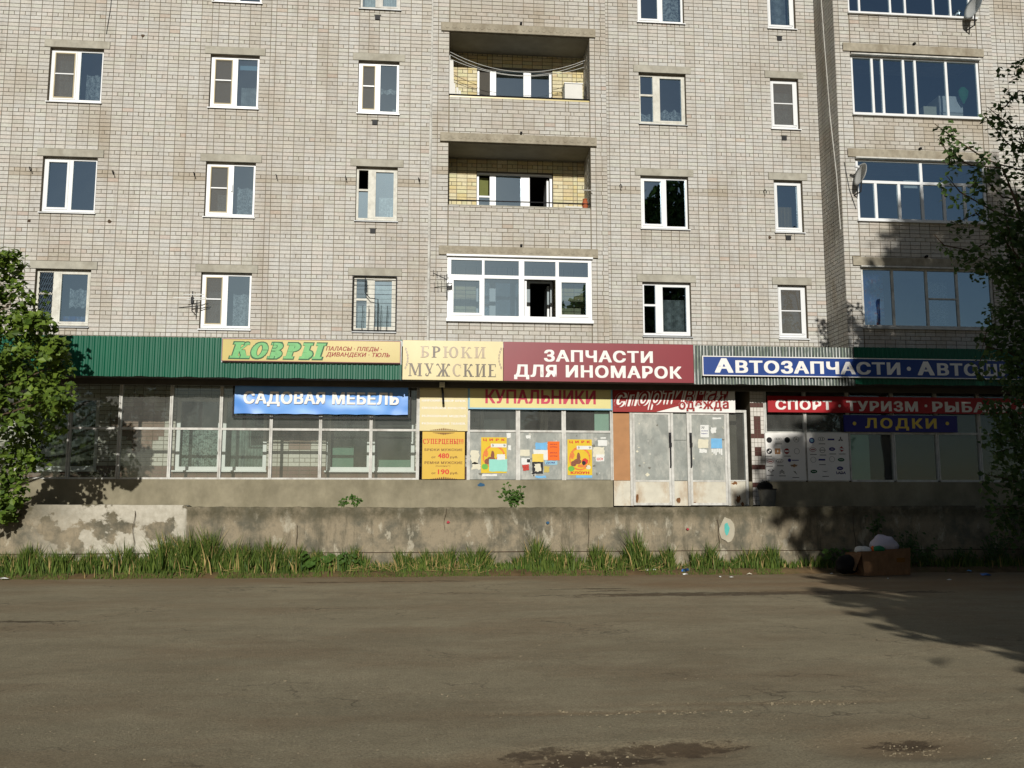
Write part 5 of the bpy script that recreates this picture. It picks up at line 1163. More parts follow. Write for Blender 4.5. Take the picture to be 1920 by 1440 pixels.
flyer(917, 861, 951, 884, 2, 'aqua', 'aqua paper pasted over the left circus poster'); flyer(932, 852, 947, 862, 3, 'paper', 'small white slip over the left circus poster')
flyer(1027, 828, 1049, 863, 2, 'orangepaper', 'bright orange notice on the middle grey panel', .003, 0, (('МЕХА', 1031, 832, 1045, 834, 'darkred'), ('ШУБЫ', 1031, 837, 1045, 839, 'darkred'), ('МЕХА', 1031, 848, 1045, 850, 'darkred'), ('ШУБЫ', 1031, 854, 1045, 856, 'darkred')))
flyer(998, 851, 1019, 866, 2, 'lodki', 'yellow headed leaflet on the middle grey panel', .004); flyer(998, 866, 1018, 888, 2, 'dark', 'dark picture leaflet below the yellow one on the middle panel', .004)
flyer(1002, 870, 1014, 884, 3, 'creampaper', 'pale torn scrap on the dark leaflet', .02)
flyer(975, 843, 993, 855, 1, 'creampaper', 'cream blank paper at the left of the middle panel'); flyer(978, 859, 994, 871, 1, 'paper', 'white flyer with a black mark on the middle panel', .008); flyer(988, 861, 994, 867, 2, 'dark', 'black square scrap on the middle panel', .003)
flyer(980, 871, 992, 882, 2, 'redtin', 'small red flyer at the lower left of the middle panel', .008, .15)
flyer(1004, 830, 1026, 843, 1, 'bluepaper', 'torn blue paper beside the orange notice', .012); flyer(1000, 843, 1028, 862, 1, 'paper', 'large torn white paper left of the orange notice', .012); flyer(1022, 864, 1045, 871, 1, 'skyblue', 'torn strip with violet print under the orange notice', .01, 0, (('ДОМ', 1024, 866, 1040, 869, 'cobalt'),))
flyer(1004, 892, 1024, 896, 1, 'bluepaper', 'torn blue strip at the foot of the middle panel', .008); flyer(1020, 874, 1030, 886, 1, 'gyellow', 'torn yellowish scrap right of the dark leaflet', .01)
flyer(986, 816, 995, 822, 1, 'paper', 'white oval paper remnant high on the middle panel', .008); flyer(950, 812, 958, 821, 1, 'paper', 'white torn corner high on the left panel', .01); flyer(953, 835, 958, 844, 1, 'paper', 'small white remnant right of the left circus poster', .006)
flyer(883, 845, 898, 868, 0, 'creampaper', 'pale scraped paper left of the left circus poster', .025); flyer(885, 870, 901, 880, 0, 'creampaper', 'lower scraped paper left of the left circus poster', .02); flyer(904, 889, 932, 893, 0, 'paper', 'thin torn paper strip under the left circus poster', .008)
flyer(1121, 825, 1138, 836, 1, 'paper', 'white blank card at the top right of the right panel', .004); flyer(1112, 838, 1133, 856, 0, 'creampaper', 'faded cream flyer right of the clown poster', .015); flyer(1117, 852, 1133, 865, 1, 'paper', 'white flyer with red print beside the clown poster', .006, 0, (('ШОУ', 1119, 858, 1131, 863, 'letterred'),)); flyer(1126, 820, 1136, 822.5, 0, 'paper', 'thin white paper remnant above the blank card', .003)
flyer(1313, 797, 1329, 820, 0, 'paper', 'white notice with blue lines on the right door', .003, 0, (('77', 1315, 800, 1321, 804, 'dark'), ('УСЛУГИ', 1315, 807, 1327, 809, 'cobalt'), ('РЕМОНТ', 1315, 812, 1327, 814, 'cobalt')), door=True)
flyer(1309, 824, 1328, 840, 0, 'creampaper', 'torn cream notice on the right door', .008, door=True); flyer(1333, 822, 1354, 841, 0, 'bluepaper', 'blue notice with tear off strips on the right door', .004, door=True)
for k in range(6): flyer(1334 + k * 3.5, 840.5, 1336.8 + k * 3.5, 848 + (k % 3) * 2.5, 0, 'paper', ['leftmost', 'second', 'third', 'fourth', 'fifth', 'rightmost'][k] + ' white tear off strip hanging from the blue notice', .001, door=True, name='tear_strip')
flyer(1333, 802, 1343, 812, 0, 'paper', 'ragged white scrap high on the right door', .012, door=True); flyer(1336, 783, 1352, 786, 0, 'paper', 'thin white remnant at the top of the right door', .006, door=True); flyer(1311, 842, 1325, 849, 0, 'paper', 'torn white bits below the cream notice', .012, door=True)
flyer(1409, 820, 1427, 832, -6, 'paper', 'small white card stuck on the tiled pillar', .002)
# lamp under the canopy and hanging arm
x, z = at(829, 722, GL - .35)
t = thing('canopy_lamp', (x, GL - .35, z), 'small lamp and dark arm hanging under the cream sign', 'lamp')
MB().box(x - .06, x + .06, GL - .42, GL - .30, z - .05, z + .06).build('housing', M['creampaper'], t); MB().tube([(x, GL - .33, z - .05), (x + .02, GL - .28, z - .18), (x + .035, GL - .22, z - .42)], .028, 6).build('arm', M['black'], t)

# ------------------------------------------------------------------ low wall, walkway, ground
def grid(x0, x1, z0, z1, nx, nz, fn):
    V = []; Fq = []
    for i in range(nx + 1):
        for j in range(nz + 1): V.append(fn(x0 + (x1 - x0) * i / nx, z0 + (z1 - z0) * j / nz, i, j))
    for i in range(nx):
        for j in range(nz): Fq.append((i * (nz + 1) + j, (i + 1) * (nz + 1) + j, (i + 1) * (nz + 1) + j + 1, i * (nz + 1) + j + 1))
    return V, Fq
lw = thing('low_wall', (2, WL, 0), 'stained low concrete retaining wall along the verge in front of the shops', 'wall')
def wtop(x): return 1.355 + (.035 if x < -4.82 else 0) + .012 * pn(x * 1.3) + (.014 * pn(x * 7) if x > -4.82 else .003 * pn(x * 7)) + .03 * min(1, max(0, abs(x - 1.5) / 8 - .2))
def wface(x, z, i, j):
    d = .018 * pn(x * 1.1, z * 1.6) + .012 * pn(x * 5, z * 6, 3)
    if x < -4.82: d += .028 * (1 if pn(x * .9, z * 1.3, 7) > -.12 else 0)
    t = wtop(x); zz = z * t; 
    if z > .97: d -= .02
    return (x, WL - d, zz)
mb = MB(); V, Fq = grid(XE0, XE1, .0, 1.0, 700, 26, wface); mb.add(V, Fq)
V, Fq = grid(XE0, XE1, 0, 1, 700, 3, lambda x, y, i, j: (x, WL + .0 + y * .42 + (.02 if j == 0 else 0) - (.018 * pn(x * 1.1, 1.6) if j == 0 else 0), wtop(x) - (.004 if j == 0 else 0) - (.03 * abs(pn(x * 5)) if j == 3 else 0))); mb.add(V, Fq)
mb.build('wall_face', M['wallr'], lw, None, True)
MB().box(XE0, XE1, WL - .035, WL + .02, -.1, .44).build('footing', M['wallr'], lw)
for (u, v, mt, r) in ((1363, 990, 'stain', .09), (840, 979, 'markred', .035), (1027, 980, 'markblue', .035), (1290, 992, 'markred', .03)):
    x, z = at(u, v, WL - .05); Yw = WL - .05
    if mt == 'stain': MB().prism([(x + .02 + .21 * random.uniform(.7, 1.15) * math.cos(k * .39) * .85, z - .02 + .27 * random.uniform(.75, 1.1) * math.sin(k * .39)) for k in range(16)], Yw + .012, Yw + .05).build('bare_patch', M['ivory'], lw)
    MB().prism([(x + r * random.uniform(.6, 1.2) * math.cos(k * .63) * (.6 if mt == 'stain' else 1), z + r * (1.7 if mt == 'stain' else .8) * random.uniform(.7, 1.15) * math.sin(k * .63)) for k in range(10)], Yw + .006, Yw + .05).build('paint_mark', M[mt], lw)
for (xc, z0c, z1c) in ((at(252, 1000, WL)[0], .5, 1.3), (-2.6, .46, 1.0), (3.4, .46, 1.34), (6.2, .5, 1.1), (9.2, .46, 1.34), (.4, .9, 1.34)):
    pts = [(xc + .05 * pn(z * 4, xc), WL - .034 - .006 * (xc < -4.82) * 5, z) for z in [z0c + (z1c - z0c) * k / 9 for k in range(10)]]
    MB().tube(pts, [.004 + .006 * abs(pn(k, xc * 3)) for k in range(10)], 4).build('crack', M['bark'], lw)
MB().tube([(XE0 + k * .5, WL - .045 + .004 * pn(k * .9), .447 + .006 * pn(k * 1.3)) for k in range(67)], [.006 + .012 * abs(pn(k * .7, 3)) for k in range(67)], 4).build('joint', M['bark'], lw)
x, z = at(902, 909, GL - .03); MB().prism([(x + .09 * random.uniform(.5, 1.2) * math.cos(k * .63), z + .05 * random.uniform(.5, 1.2) * math.sin(k * .63)) for k in range(10)], GL - .034, GL - .02).build('paint_mark', M['markblue'], shop)
MB().box(XE0, XE1, WL + .35, F_ + .1, WKY - .4, WKY - .03).build('walkway', M['pave'])['kind'] = 'structure'
# ground to the horizon, road sheet, verge
o = MB().quad((-400, -400, -.12), (400, -400, -.12), (400, 400, -.12), (-400, 400, -.12)).build('ground', M['far']); o['kind'] = 'structure'
def sp(u, v): return gnd(u, v)
WET = [(sp(1110, 1104), .9, .10, 0), (sp(1145, 1108), .5, .10, .0), (sp(1310, 1114), 2.6, .32, .02), (sp(1560, 1112), 2.2, .30, .0), (sp(1080, 1418), .42, .22, 0), (sp(1290, 1398), .38, .14, .15), (sp(1160, 1420), .35, .12, 0), (sp(700, 1092), 1.6, .08, 0), (sp(840, 1090), .6, .07, 0), (sp(470, 1102), 1.0, .05, 0), (sp(1690, 1390), .22, .12, 0), (sp(30, 1165), .7, .12, 0)]
HOLE = [(sp(1690, 1398), .55, .30), (sp(1110, 1425), .9, .26), (sp(1290, 1402), .4, .14), (sp(1130, 1336), 1.0, .05), (sp(1470, 1318), 1.5, .04)]
def yc(x):
    f = min(1, max(0, (x - 2.0) / 4)); return 17.2 * (1 - f) + 14.6 * f + .35 * pn(x * .3) + .2 * pn(x * 1.1)
def surf(x, y):
    d = min(1, max(0, (y - yc(x)) / .6)) * (.75 + .5 * pn(x * .8, y * 1.5)); z = .012 * pn(x * .35, y * .6) + .005 * pn(x * 2, y * 3.5) + .003 * pn(x * 7, y * 9)
    z += d * (.014 + .012 * pn(x * 2.2, y * 3, 5)); wv = 0
    for (c, rx_, ry_, _) in WET:
        q = ((x - c[0]) / rx_) ** 2 + ((y - c[1]) / ry_) ** 2
        if q < 3: wv = max(wv, 1 - q * .5)
    for (c, rx_, ry_) in HOLE:
        q = ((x - c[0]) / rx_) ** 2 + ((y - c[1]) / ry_) ** 2
        if q < 1.6: z -= (.035 if ry_ > .1 else .012) * max(0, 1 - q / 1.6) - .008 * pn(x * 14, y * 14); d = max(d, .75 * (1 - q / 1.6))
    return z, d, max(0, wv)
V = []; DI = []; WE = []; nx, ny = 420, 330
xa, xb_, ya_, yb_ = -14.0, 18.0, -3.0, 18.75
ys = [ya_ + (yb_ - ya_) * (j / ny) for j in range(ny + 1)]
for i in range(nx + 1):
    x = xa + (xb_ - xa) * i / nx
    for y in ys: z, d, wv = surf(x, y); V.append((x, y, z)); DI.append(d); WE.append(wv)
Fq = [(i * (ny + 1) + j, (i + 1) * (ny + 1) + j, (i + 1) * (ny + 1) + j + 1, i * (ny + 1) + j + 1) for i in range(nx) for j in range(ny)]
me = bpy.data.meshes.new('road'); me.from_pydata(V, [], Fq); me.materials.append(M['road']); me.polygons.foreach_set('use_smooth', [True] * len(Fq))
for nm, dat in (('dirt', DI), ('wet', WE)): me.attributes.new(nm, 'FLOAT', 'POINT').data.foreach_set('value', dat)
o = link('road', me); o['kind'] = 'structure'
mb = MB(); mb.box(-120, -14.0, -3, 18.7, -.06, -.004); mb.box(18, 120, -3, 18.7, -.06, -.004); mb.box(-120, 120, -20, -3.0, -.06, -.003); o = mb.build('road_beyond', M['road']); o['kind'] = 'structure'
vy0 = lambda x: 18.55 + .14 * pn(x * .7) + .07 * pn(x * 3)
def vh(x, f): return -.02 + .10 * min(1, f * 3.0) + .05 * f + .03 * pn(x * 2.5, f * 4) * min(1, f * 4)
V, Fq = grid(-14, 19, 0, 1, 400, 10, lambda x, f, i, j: (x, vy0(x) + (WL + .02 - vy0(x)) * f, vh(x, f))); mb = MB(); mb.add(V, Fq); o = mb.build('verge', M['soil'], None, None, True); o['kind'] = 'structure'
mb = MB(); mb.box(-120, -14.0, 18.7, 30, -.1, .08); mb.box(19, 120, 18.7, 30, -.1, .08); o = mb.build('yard', M['soil']); o['kind'] = 'structure'

# loose broken asphalt
def stones(spots, name='broken_asphalt'):
    mb = MB()
    for (u0, v0, u1, v1, n, s) in spots:
        for _ in range(n):
            u, v = random.uniform(u0, u1), v0 + (v1 - v0) * random.random(); 
            x, y = gnd(u, v); r = s * random.uniform(.2, 1.15) * .8; a0 = random.random() * 6; k = random.randint(4, 6); h = r * random.uniform(.02, .28)
            p = [(x + r * random.uniform(.6, 1.2) * math.cos(a0 + 6.283 * i / k), y + r * random.uniform(.5, 1) * math.sin(a0 + 6.283 * i / k)) for i in range(k)]
            gz = surf(x, y)[0]; zb = gz - .02; tx, ty = random.uniform(-.3, .3), random.uniform(-.3, .3)
            mb.add([(a, b, zb) for a, b in p] + [(x + (a - x) * .8, y + (b - y) * .8, gz + h + (a - x) * tx + (b - y) * ty + random.uniform(-.002, .003)) for a, b in p], [tuple(range(2 * k - 1, k - 1, -1))[::-1]] + [(i, (i + 1) % k, k + (i + 1) % k, k + i) for i in range(k)])
    o = mb.build(name, M['rubble'], None, None); tag(o, 'crumbled asphalt pieces lying in the cracks and potholes of the road', 'rubble', None, 'stuff')
stones([(1050, 1332, 1320, 1341, 60, .02), (1350, 1330, 1410, 1337, 16, .018), (1430, 1316, 1500, 1322, 26, .018), (1500, 1312, 1560, 1320, 22, .02), (1560, 1316, 1620, 1321, 18, .018), (1650, 1388, 1765, 1410, 90, .014), (1730, 1358, 1760, 1362, 10, .012), (1010, 1405, 1190, 1438, 60, .016), (820, 1300, 900, 1308, 14, .016), (1890, 1382, 1920, 1390, 10, .016), (1060, 1360, 1180, 1366, 10, .012), (0, 1090, 1920, 1430, 520, .009), (0, 1180, 1920, 1440, 70, .022), (560, 1220, 900, 1330, 90, .007), (0, 1300, 1920, 1440, 260, .006), (600, 1080, 1900, 1120, 90, .014)])

# ------------------------------------------------------------------ plants
def leaf(mb, p, s, nrm, ang, fold=.25, asp=.75):
    n = nrm.normalized(); t = n.cross(Vector((0, 0, 1)));
    if t.length < .1: t = Vector((1, 0, 0))
    t.normalize(); b = n.cross(t); c, q = math.cos(ang), math.sin(ang); a = t * c + b * q; d = b * c - t * q
    v = [p, p + a * s * .55 + d * s * .5 * asp + n * s * fold * .4, p + a * s, p + a * s * .55 - d * s * .5 * asp + n * s * fold * .4]
    mb.add([tuple(x) for x in v], [(0, 1, 2), (0, 2, 3)])
def rdir():
    while True:
        v = Vector((random.uniform(-1, 1), random.uniform(-1, 1), random.uniform(-1, 1)))
        if .05 < v.length < 1: return v.normalized()
def cluster(mb, c, r, n, s, droop=.3, flat=1):
    for _ in range(n):
        d = rdir(); p = c + Vector((d.x, d.y, d.z * flat)) * r * random.random() ** .5
        nr = (d * .5 + Vector((0, -.8, .9)) * .6 + rdir() * .6); leaf(mb, p, s * random.uniform(.6, 1.25), nr, random.uniform(0, 6.283))
# left tree: trunk outside the frame, crown hanging in
TLY = 17.8
def tree(name, base, htop, rad, label, limbs, crown, leafm, group=None):
    t = thing(name, base, label, 'tree', group); b = Vector(base)
    pts = [b + Vector((.08 * math.sin(k), .06 * math.cos(k * 1.3), htop * k / 6)) for k in range(7)]
    MB().tube([tuple(p) for p in pts], [rad * (1 - .12 * k) for k in range(7)], 9).build('trunk', M['bark'], t, None, True)
    for L in limbs: MB().tube([tuple(p) for p in L[0]], L[1], 5).build('branch', M['bark'], t)
    o = crown.build('crown', M[leafm], t); o['kind'] = 'stuff'; return t
mb = MB(); limbs = []; base = Vector((-11.2, TLY + .2, 0))
Lp = [(-40, 480, 40), (-10, 520, 46), (20, 570, 52), (45, 610, 50), (-20, 640, 70), (70, 660, 44), (95, 690, 28), (30, 700, 60), (0, 760, 60), (60, 745, 50), (105, 745, 28), (45, 800, 48), (85, 800, 30), (15, 850, 52), (58, 862, 26), (0, 900, 36), (25, 925, 26), (0, 950, 22), (-60, 700, 80), (-80, 560, 70), (10, 488, 16), (110, 655, 16), (70, 610, 18), (12, 965, 10), (120, 760, 14)]
for (u, v, rp) in Lp:
    for q in range(2):
        ty = TLY if v < 790 else 19.15
        X, Z = at(u, v, ty); c = Vector((X, ty + random.uniform(-.35, .35), Z)); r = rp / 97
        n = int(230 * (rp / 45) ** 2)
        for _ in range(max(5, n // 26)):
            d = rdir(); cc = c + d * r * random.random() ** .4; cluster(mb, cc, .17, 13, .14)
    if rp > 25 and v < 790: X, Z = at(u, v, TLY); e = Vector((X, TLY, Z)); limbs.append(([base + Vector((0, 0, max(2.4, Z * .55))), (base + e) / 2 + Vector((0, 0, Z * .28)), e], [.05, .03, .01]))
for k in range(170):
    c = Vector((-11.6 + random.gauss(0, .7), TLY + random.gauss(0, .8), 4.0 + random.uniform(-1.5, 2.2))); cluster(mb, c, .4, 22, .13)
tree('linden_tree', base, 5.0, .16, 'leafy green tree leaning in from the left edge in front of the shops', limbs, mb, 'leaf')
# right tree with hanging sprays
TRY = 16.5
mb = MB(); limbs = []; base = Vector((13.4, TRY + .3, 0))
SP = [[(1960, 90), (1900, 120), (1868, 118)], [(1960, 180), (1910, 170), (1885, 200), (1866, 205)], [(1960, 250), (1900, 240), (1850, 200)], [(1960, 300), (1890, 270), (1845, 215)], [(1960, 330), (1880, 310), (1850, 300), (1790, 260), (1752, 232)], [(1880, 315), (1820, 310), (1780, 290), (1760, 262)], [(1960, 380), (1880, 370), (1840, 330), (1822, 350)], [(1960, 420), (1870, 400), (1800, 360), (1775, 330)], [(1960, 470), (1880, 440), (1830, 400), (1790, 420)], [(1880, 440), (1820, 470), (1770, 460), (1752, 440)], [(1960, 540), (1880, 500), (1840, 480), (1800, 500)], [(1960, 600), (1890, 560), (1860, 520)], [(1960, 640), (1880, 610), (1850, 620), (1840, 660)], [(1960, 700), (1890, 660), (1850, 650), (1832, 690)], [(1960, 760), (1900, 720), (1870, 720)], [(1960, 800), (1900, 790), (1860, 800)], [(1960, 860), (1900, 840), (1860, 850)], [(1960, 930), (1900, 900), (1850, 890)], [(1960, 560), (1900, 470), (1880, 380)], [(1940, 420), (1930, 300), (1905, 230)], [(1950, 500), (1920, 420), (1900, 340)], [(1960, 880), (1880, 760), (1830, 740)], [(1960, 960), (1890, 950), (1845, 960)]]
for br in SP:
    yj = TRY + random.uniform(-.6, .6); P_ = [Vector((at(u, v, yj)[0], yj, at(u, v, yj)[1])) for u, v in br]
    limbs.append(([base * .15 + P_[0] * .85 + Vector((0, 0, .3))] + P_, [.03] + [.014] * (len(P_) - 1) + [.006]))
    for a, b in zip(P_, P_[1:]):
        n = max(2, int((b - a).length / .16))
        for k in range(n):
            c = a.lerp(b, k / n) + rdir() * .13; cluster(mb, c + Vector((0, 0, -.06)), .15, 10, .13)
            if random.random() < .5: cluster(mb, c + Vector((0, 0, -.26)), .13, 8, .125)
for k in range(760):
    u = random.uniform(1848, 2060); v = random.uniform(400, 1010)
    if random.random() < (v - 700) / 600: continue; yj = TRY + random.uniform(-.8, .8)
    if u < 1880 and pn(u * .02, v * .02) < .02: continue
    X, Z = at(u, v, yj); cluster(mb, Vector((X, yj, Z)), .24, 12, .115)
tree('maple_tree', base, 7.5, .17, 'dark shaded maple with hanging sprays at the right edge', limbs, mb, 'leafdark')
# the tall tree across the road whose shadow falls on the right of the facade
mb = MB(); limbs = []; base = Vector((12.6, -2.4, 0)); R_ = random.Random(3)
BL = [((12.9, -2.2, 7.0), 6.4, 5.2), ((9.3, -2, 4.7), 4.1, 2.5), ((10.4, -2, 9.7), 4.0, 2.6), ((8.6, -2, 3.6), 3.8, 1.5), ((9.5, -2, 11.0), 2.2, .9), ((9.6, -2, 3.2), 4.2, 1.6), ((13.0, -2.4, 12.2), 4.6, 3.6), ((14.0, -2, 15.4), 4.0, 3.2), ((13.5, -1.8, 2.6), 6.5, 1.8)]
for (c, rh, rv) in BL:
    c = Vector(c); n = int(75 * rh * rv)
    for _ in range(n):
        d = rdir(); f = random.random() ** .33; p = c + Vector((d.x * rh, d.y * rh * .7, d.z * rv)) * f
        if pn(p.x * .45, p.y * .45, p.z * .45) < -.30: continue
        cluster(mb, p, .6, 7, .46)
    for _ in range(6):
        d = rdir(); limbs.append(([Vector((12.6, -2.4, c.z * .55)), c + Vector((d.x * rh, d.y * rh * .7, d.z * rv)) * .8], [.10, .02]))
tree('roadside_tree', base, 13, .3, 'tall spreading tree across the road that shades the right of the building', limbs, mb, 'leafdark')

# grass along the wall
def density(u):
    for a, b, d, h in ((-300, 30, 1, .42), (30, 160, .9, .55), (160, 240, 1, .5), (240, 300, .9, .6), (300, 345, 1, .78), (345, 440, 1.3, .85), (440, 560, 1.2, .62), (560, 640, .8, .5), (640, 690, .5, .45), (690, 740, .25, .25), (740, 850, .95, .5), (850, 925, .7, .44), (925, 965, .3, .25), (965, 1075, 1.1, .52), (1075, 1110, .35, .3), (1110, 1165, .85, .5), (1165, 1262, 1.35, .56), (1262, 1300, .1, .2), (1300, 1340, .8, .45), (1340, 1375, .45, .3), (1375, 1460, .8, .45), (1460, 1600, .35, .3), (1600, 1720, .1, .2), (1720, 2100, .4, .35)):
        if a <= u < b: return d, h
    return 0, 0
mb = MB(); dry = MB(); N = 0
for _ in range(34000):
    u = random.uniform(-260, 2060); d, h = density(u); x, z_ = at(u, 1060, 19.1)
    if random.random() > d * .75: continue
    cl = .62 + 1.0 * pn(x * 2.2, 4) + .9 * pn(x * 9, 3)
    if random.random() > cl + .12: continue
    y = WL - .06 - abs(random.gauss(0, .22)); 
    if y < vy0(x) + .02: continue
    f = (y - vy0(x)) / (WL - vy0(x)); z0 = vh(x, f) - .01
    hh = h * random.uniform(.3, 1.0) ** .8 * (1.35 if random.random() < .10 else 1.15) * (1.0 - .55 * (WL - y)) * (.85 + .9 * max(-.35, pn(x * 2.4, 9))); bend = random.gauss(.25 * pn(x * 5, 6), .15) * hh * 1.4; by = random.gauss(-.06, .1) * hh * 2; wd = random.uniform(.007, .014)
    ds = dry if random.random() < .10 else mb; ca = random.uniform(-.9, .9); wx, wy = wd * math.cos(ca), wd * math.sin(ca)
    yy = min(y + by, WL - .045); ym = min(y + by * .35, WL - .045)
    ds.add([(x - wx, y - wy, z0), (x + wx, y + wy, z0), (x + bend * .35 + wx * .8, ym + wy, z0 + hh * .55), (x + bend * .35 - wx * .8, ym - wy, z0 + hh * .55), (x + bend, yy, z0 + hh)], [(0, 1, 2, 3), (3, 2, 4)]); N += 1
for _ in range(9000):                      # short mat at the feet
    u = random.uniform(-260, 1460); x, _z = at(u, 1060, 18.9); f = random.random() ** 1.4 * .9
    if density(u)[0] * .7 + .25 < random.random() or pn(x * 1.3, 2) < -.25: continue
    y = vy0(x) + (WL - vy0(x)) * f; z0 = vh(x, f) - .005; hh = random.uniform(.03, .10); b_ = random.uniform(-.04, .04); wd = .007
    mb.add([(x - wd, y, z0), (x + wd, y, z0), (x + b_, y - random.uniform(0, .04), z0 + hh)], [(0, 1, 2)])
tag(mb.build('grass', M['grass']), 'tall green grass growing in tufts along the foot of the low wall', 'grass', None, 'stuff')
for _ in range(320):
    u = random.choice([random.gauss(700, 30), random.gauss(790, 60), random.gauss(870, 30), random.gauss(420, 60), random.gauss(1200, 60)]); x, _z = at(u, 1060, 19); y = random.uniform(18.75, 19.3); z0 = vh(x, (y - vy0(x)) / (WL - vy0(x))); l = random.uniform(.1, .3); a = random.uniform(0, 3.14)
    dry.tube([(x, y, z0 + random.uniform(0, .1)), (x + l * math.cos(a), y - .05, z0 + abs(l * math.sin(a)) * .8)], .003, 3, False)
tag(dry.build('dry_grass', M['straw']), 'dry straw coloured stalks among the green grass by the wall', 'grass', None, 'stuff')
def plant(name, u, v, Y, h, wd, n, s, label, mat='weed', cat='plant', zb=None, group=None):
    x, z = at(u, v, Y); z = zb if zb is not None else z; mb = MB(); st = []; t = thing(name, (x, Y, z), label, cat, group)
    for k in range(max(2, int(n / 8))):
        e = Vector((x + random.uniform(-wd, wd), Y + random.uniform(-.1, .05), z + h * random.uniform(.5, 1))); st.append(([Vector((x + random.uniform(-.3, .3) * wd, Y, z - .02)), e], .006))
        for j in range(8): p = Vector((x, Y, z)).lerp(e, random.uniform(.25, 1)); leaf(mb, p + rdir() * wd * .35, s * random.uniform(.6, 1.2), Vector((random.uniform(-.5, .5), -1, .9)), random.uniform(0, 6.283))
    sm = MB(); [sm.tube([tuple(q) for q in a], r, 4) for a, r in st]; sm.build('stem', M['weed'], t); o = mb.build('foliage', M[mat], t); o['kind'] = 'stuff'
plant('sapling', 962, 955, WL + .2, .46, .24, 110, .10, 'bushy maple sapling growing on the low wall below the posters', zb=1.36)
plant('sapling', 667, 950, WL + .2, .30, .10, 40, .08, 'small sapling on the low wall, right of a pair'); plant('sapling', 642, 951, WL + .2, .20, .10, 26, .08, 'tiny sapling on the low wall, left of a pair')
def burdock(u, Y, n, s, label):
    x = at(u, 1050, Y)[0]; mb = MB(); t = thing('burdock', (x, Y, .08), label, 'plant')
    for k in range(n):
        a = random.uniform(0, 6.283); r = random.uniform(.05, .42); h = random.uniform(.08, .40); c = Vector((x + r * math.cos(a), Y + r * .3 * math.sin(a), .08 + h)); sz = s * random.uniform(.6, 1.2)
        nr = Vector((math.cos(a) * .5, -.6, .9)).normalized(); tt = nr.cross(Vector((0, 0, 1))).normalized(); bb = nr.cross(tt); P_ = []
        for q in range(9): g = 6.283 * q / 9; w_ = sz * (.5 if q else .25); P_.append(tuple(c + tt * math.cos(g) * w_ + bb * math.sin(g) * w_ * .8 + nr * .02 * math.sin(3 * g)))
        mb = MB().add(P_ + [tuple(c - nr * .02)], [(q, (q + 1) % 9, 9) for q in range(9)]); mb.tube([(x, Y, .07), tuple(c - nr * .02)], .006, 4); mb.build('leaf', M['weed'], t)
burdock(600, 19.0, 14, .26, 'broad leaved burdock in the grass below the pair of saplings'); burdock(650, 19.0, 18, .15, 'low dark burdock clump right of the broad leaved one')
burdock(1565, 19.05, 12, .18, 'low leafy weed in the shade left of the cardboard box')
for k, (u, v0, h, wd, n, lab) in enumerate(((1700, 1060, .9, .3, 90, 'leafy shrub growing up behind the cardboard box'), (1640, 1010, .5, .2, 40, 'thin weed on the shaded wall left of the bag'), (1730, 1065, .55, .35, 90, 'low bush in the shade right of the cardboard box'), (1870, 1070, .75, .35, 120, 'dark bush under the maple at the right edge'), (1815, 1068, .4, .25, 60, 'small shaded bush left of the right edge bush'), (1950, 1070, 1.1, .5, 140, 'tall bush at the far right below the maple'))):
    plant('shrub', u, v0, WL - .25, h, wd, n, .09, lab, 'leafdark', 'shrub', zb=.08 if k != 1 else .75)

# ------------------------------------------------------------------ litter, box, bin
def cyl(name, x, y, z, r, L, ang, mat, label, cat, taper=1, cap=None):
    d = Vector((math.cos(ang), math.sin(ang), 0)); p = Vector((x, y, z + r)); t = thing(name, (x, y, z), label, cat, 'litter along the verge')
    MB().tube([tuple(p - d * L / 2), tuple(p + d * L * .28), tuple(p + d * L * .38), tuple(p + d * L * .5)] if taper != 1 else [tuple(p - d * L / 2), tuple(p + d * L / 2)], [r, r, r * taper, r * taper] if taper != 1 else [r, r * .85], 10).build('body', M[mat], t, None, taper != 1)
    if cap: MB().tube([tuple(p + d * L * .5), tuple(p + d * (L * .5 + .02))], r * taper * 1.25, 8).build('cap', M[cap], t)
x, y = gnd(472, 1073, .03); cyl('plastic_bottle', x, y, .03, .055, .28, .2, 'greenplastic', 'crumpled pale green plastic bottle at the edge of the grass', 'bottle', .4, 'greenglow')
x, y = gnd(1220, 1074, .03); cyl('paper_cup', x, y, .03, .042, .22, .1, 'paper', 'white cup lying on its side at the foot of the tall grass', 'cup')
x, y = gnd(1286, 1074, .03); cyl('plastic_bottle', x, y, .03, .045, .24, .9, 'bluetin', 'blue plastic bottle lying on the verge right of the white cup', 'bottle', .4, 'paper')
def scrap(u, v, s, mat, label, cat='litter'):
    x, y = gnd(u, v, .02); mb = MB(); n = 7; a0 = random.random() * 6
    P_ = [(x + s * random.uniform(.6, 1.1) * math.cos(a0 + 6.283 * k / n), y + s * .6 * random.uniform(.6, 1.1) * math.sin(a0 + 6.283 * k / n), .02 + random.uniform(0, s * .35)) for k in range(n)] + [(x, y, .03 + s * .35)]
    tag(mb.add(P_, [(k, (k + 1) % n, n) for k in range(n)]).build('scrap', M[mat], None, (x, y, .02)), label, cat, 'litter along the verge')
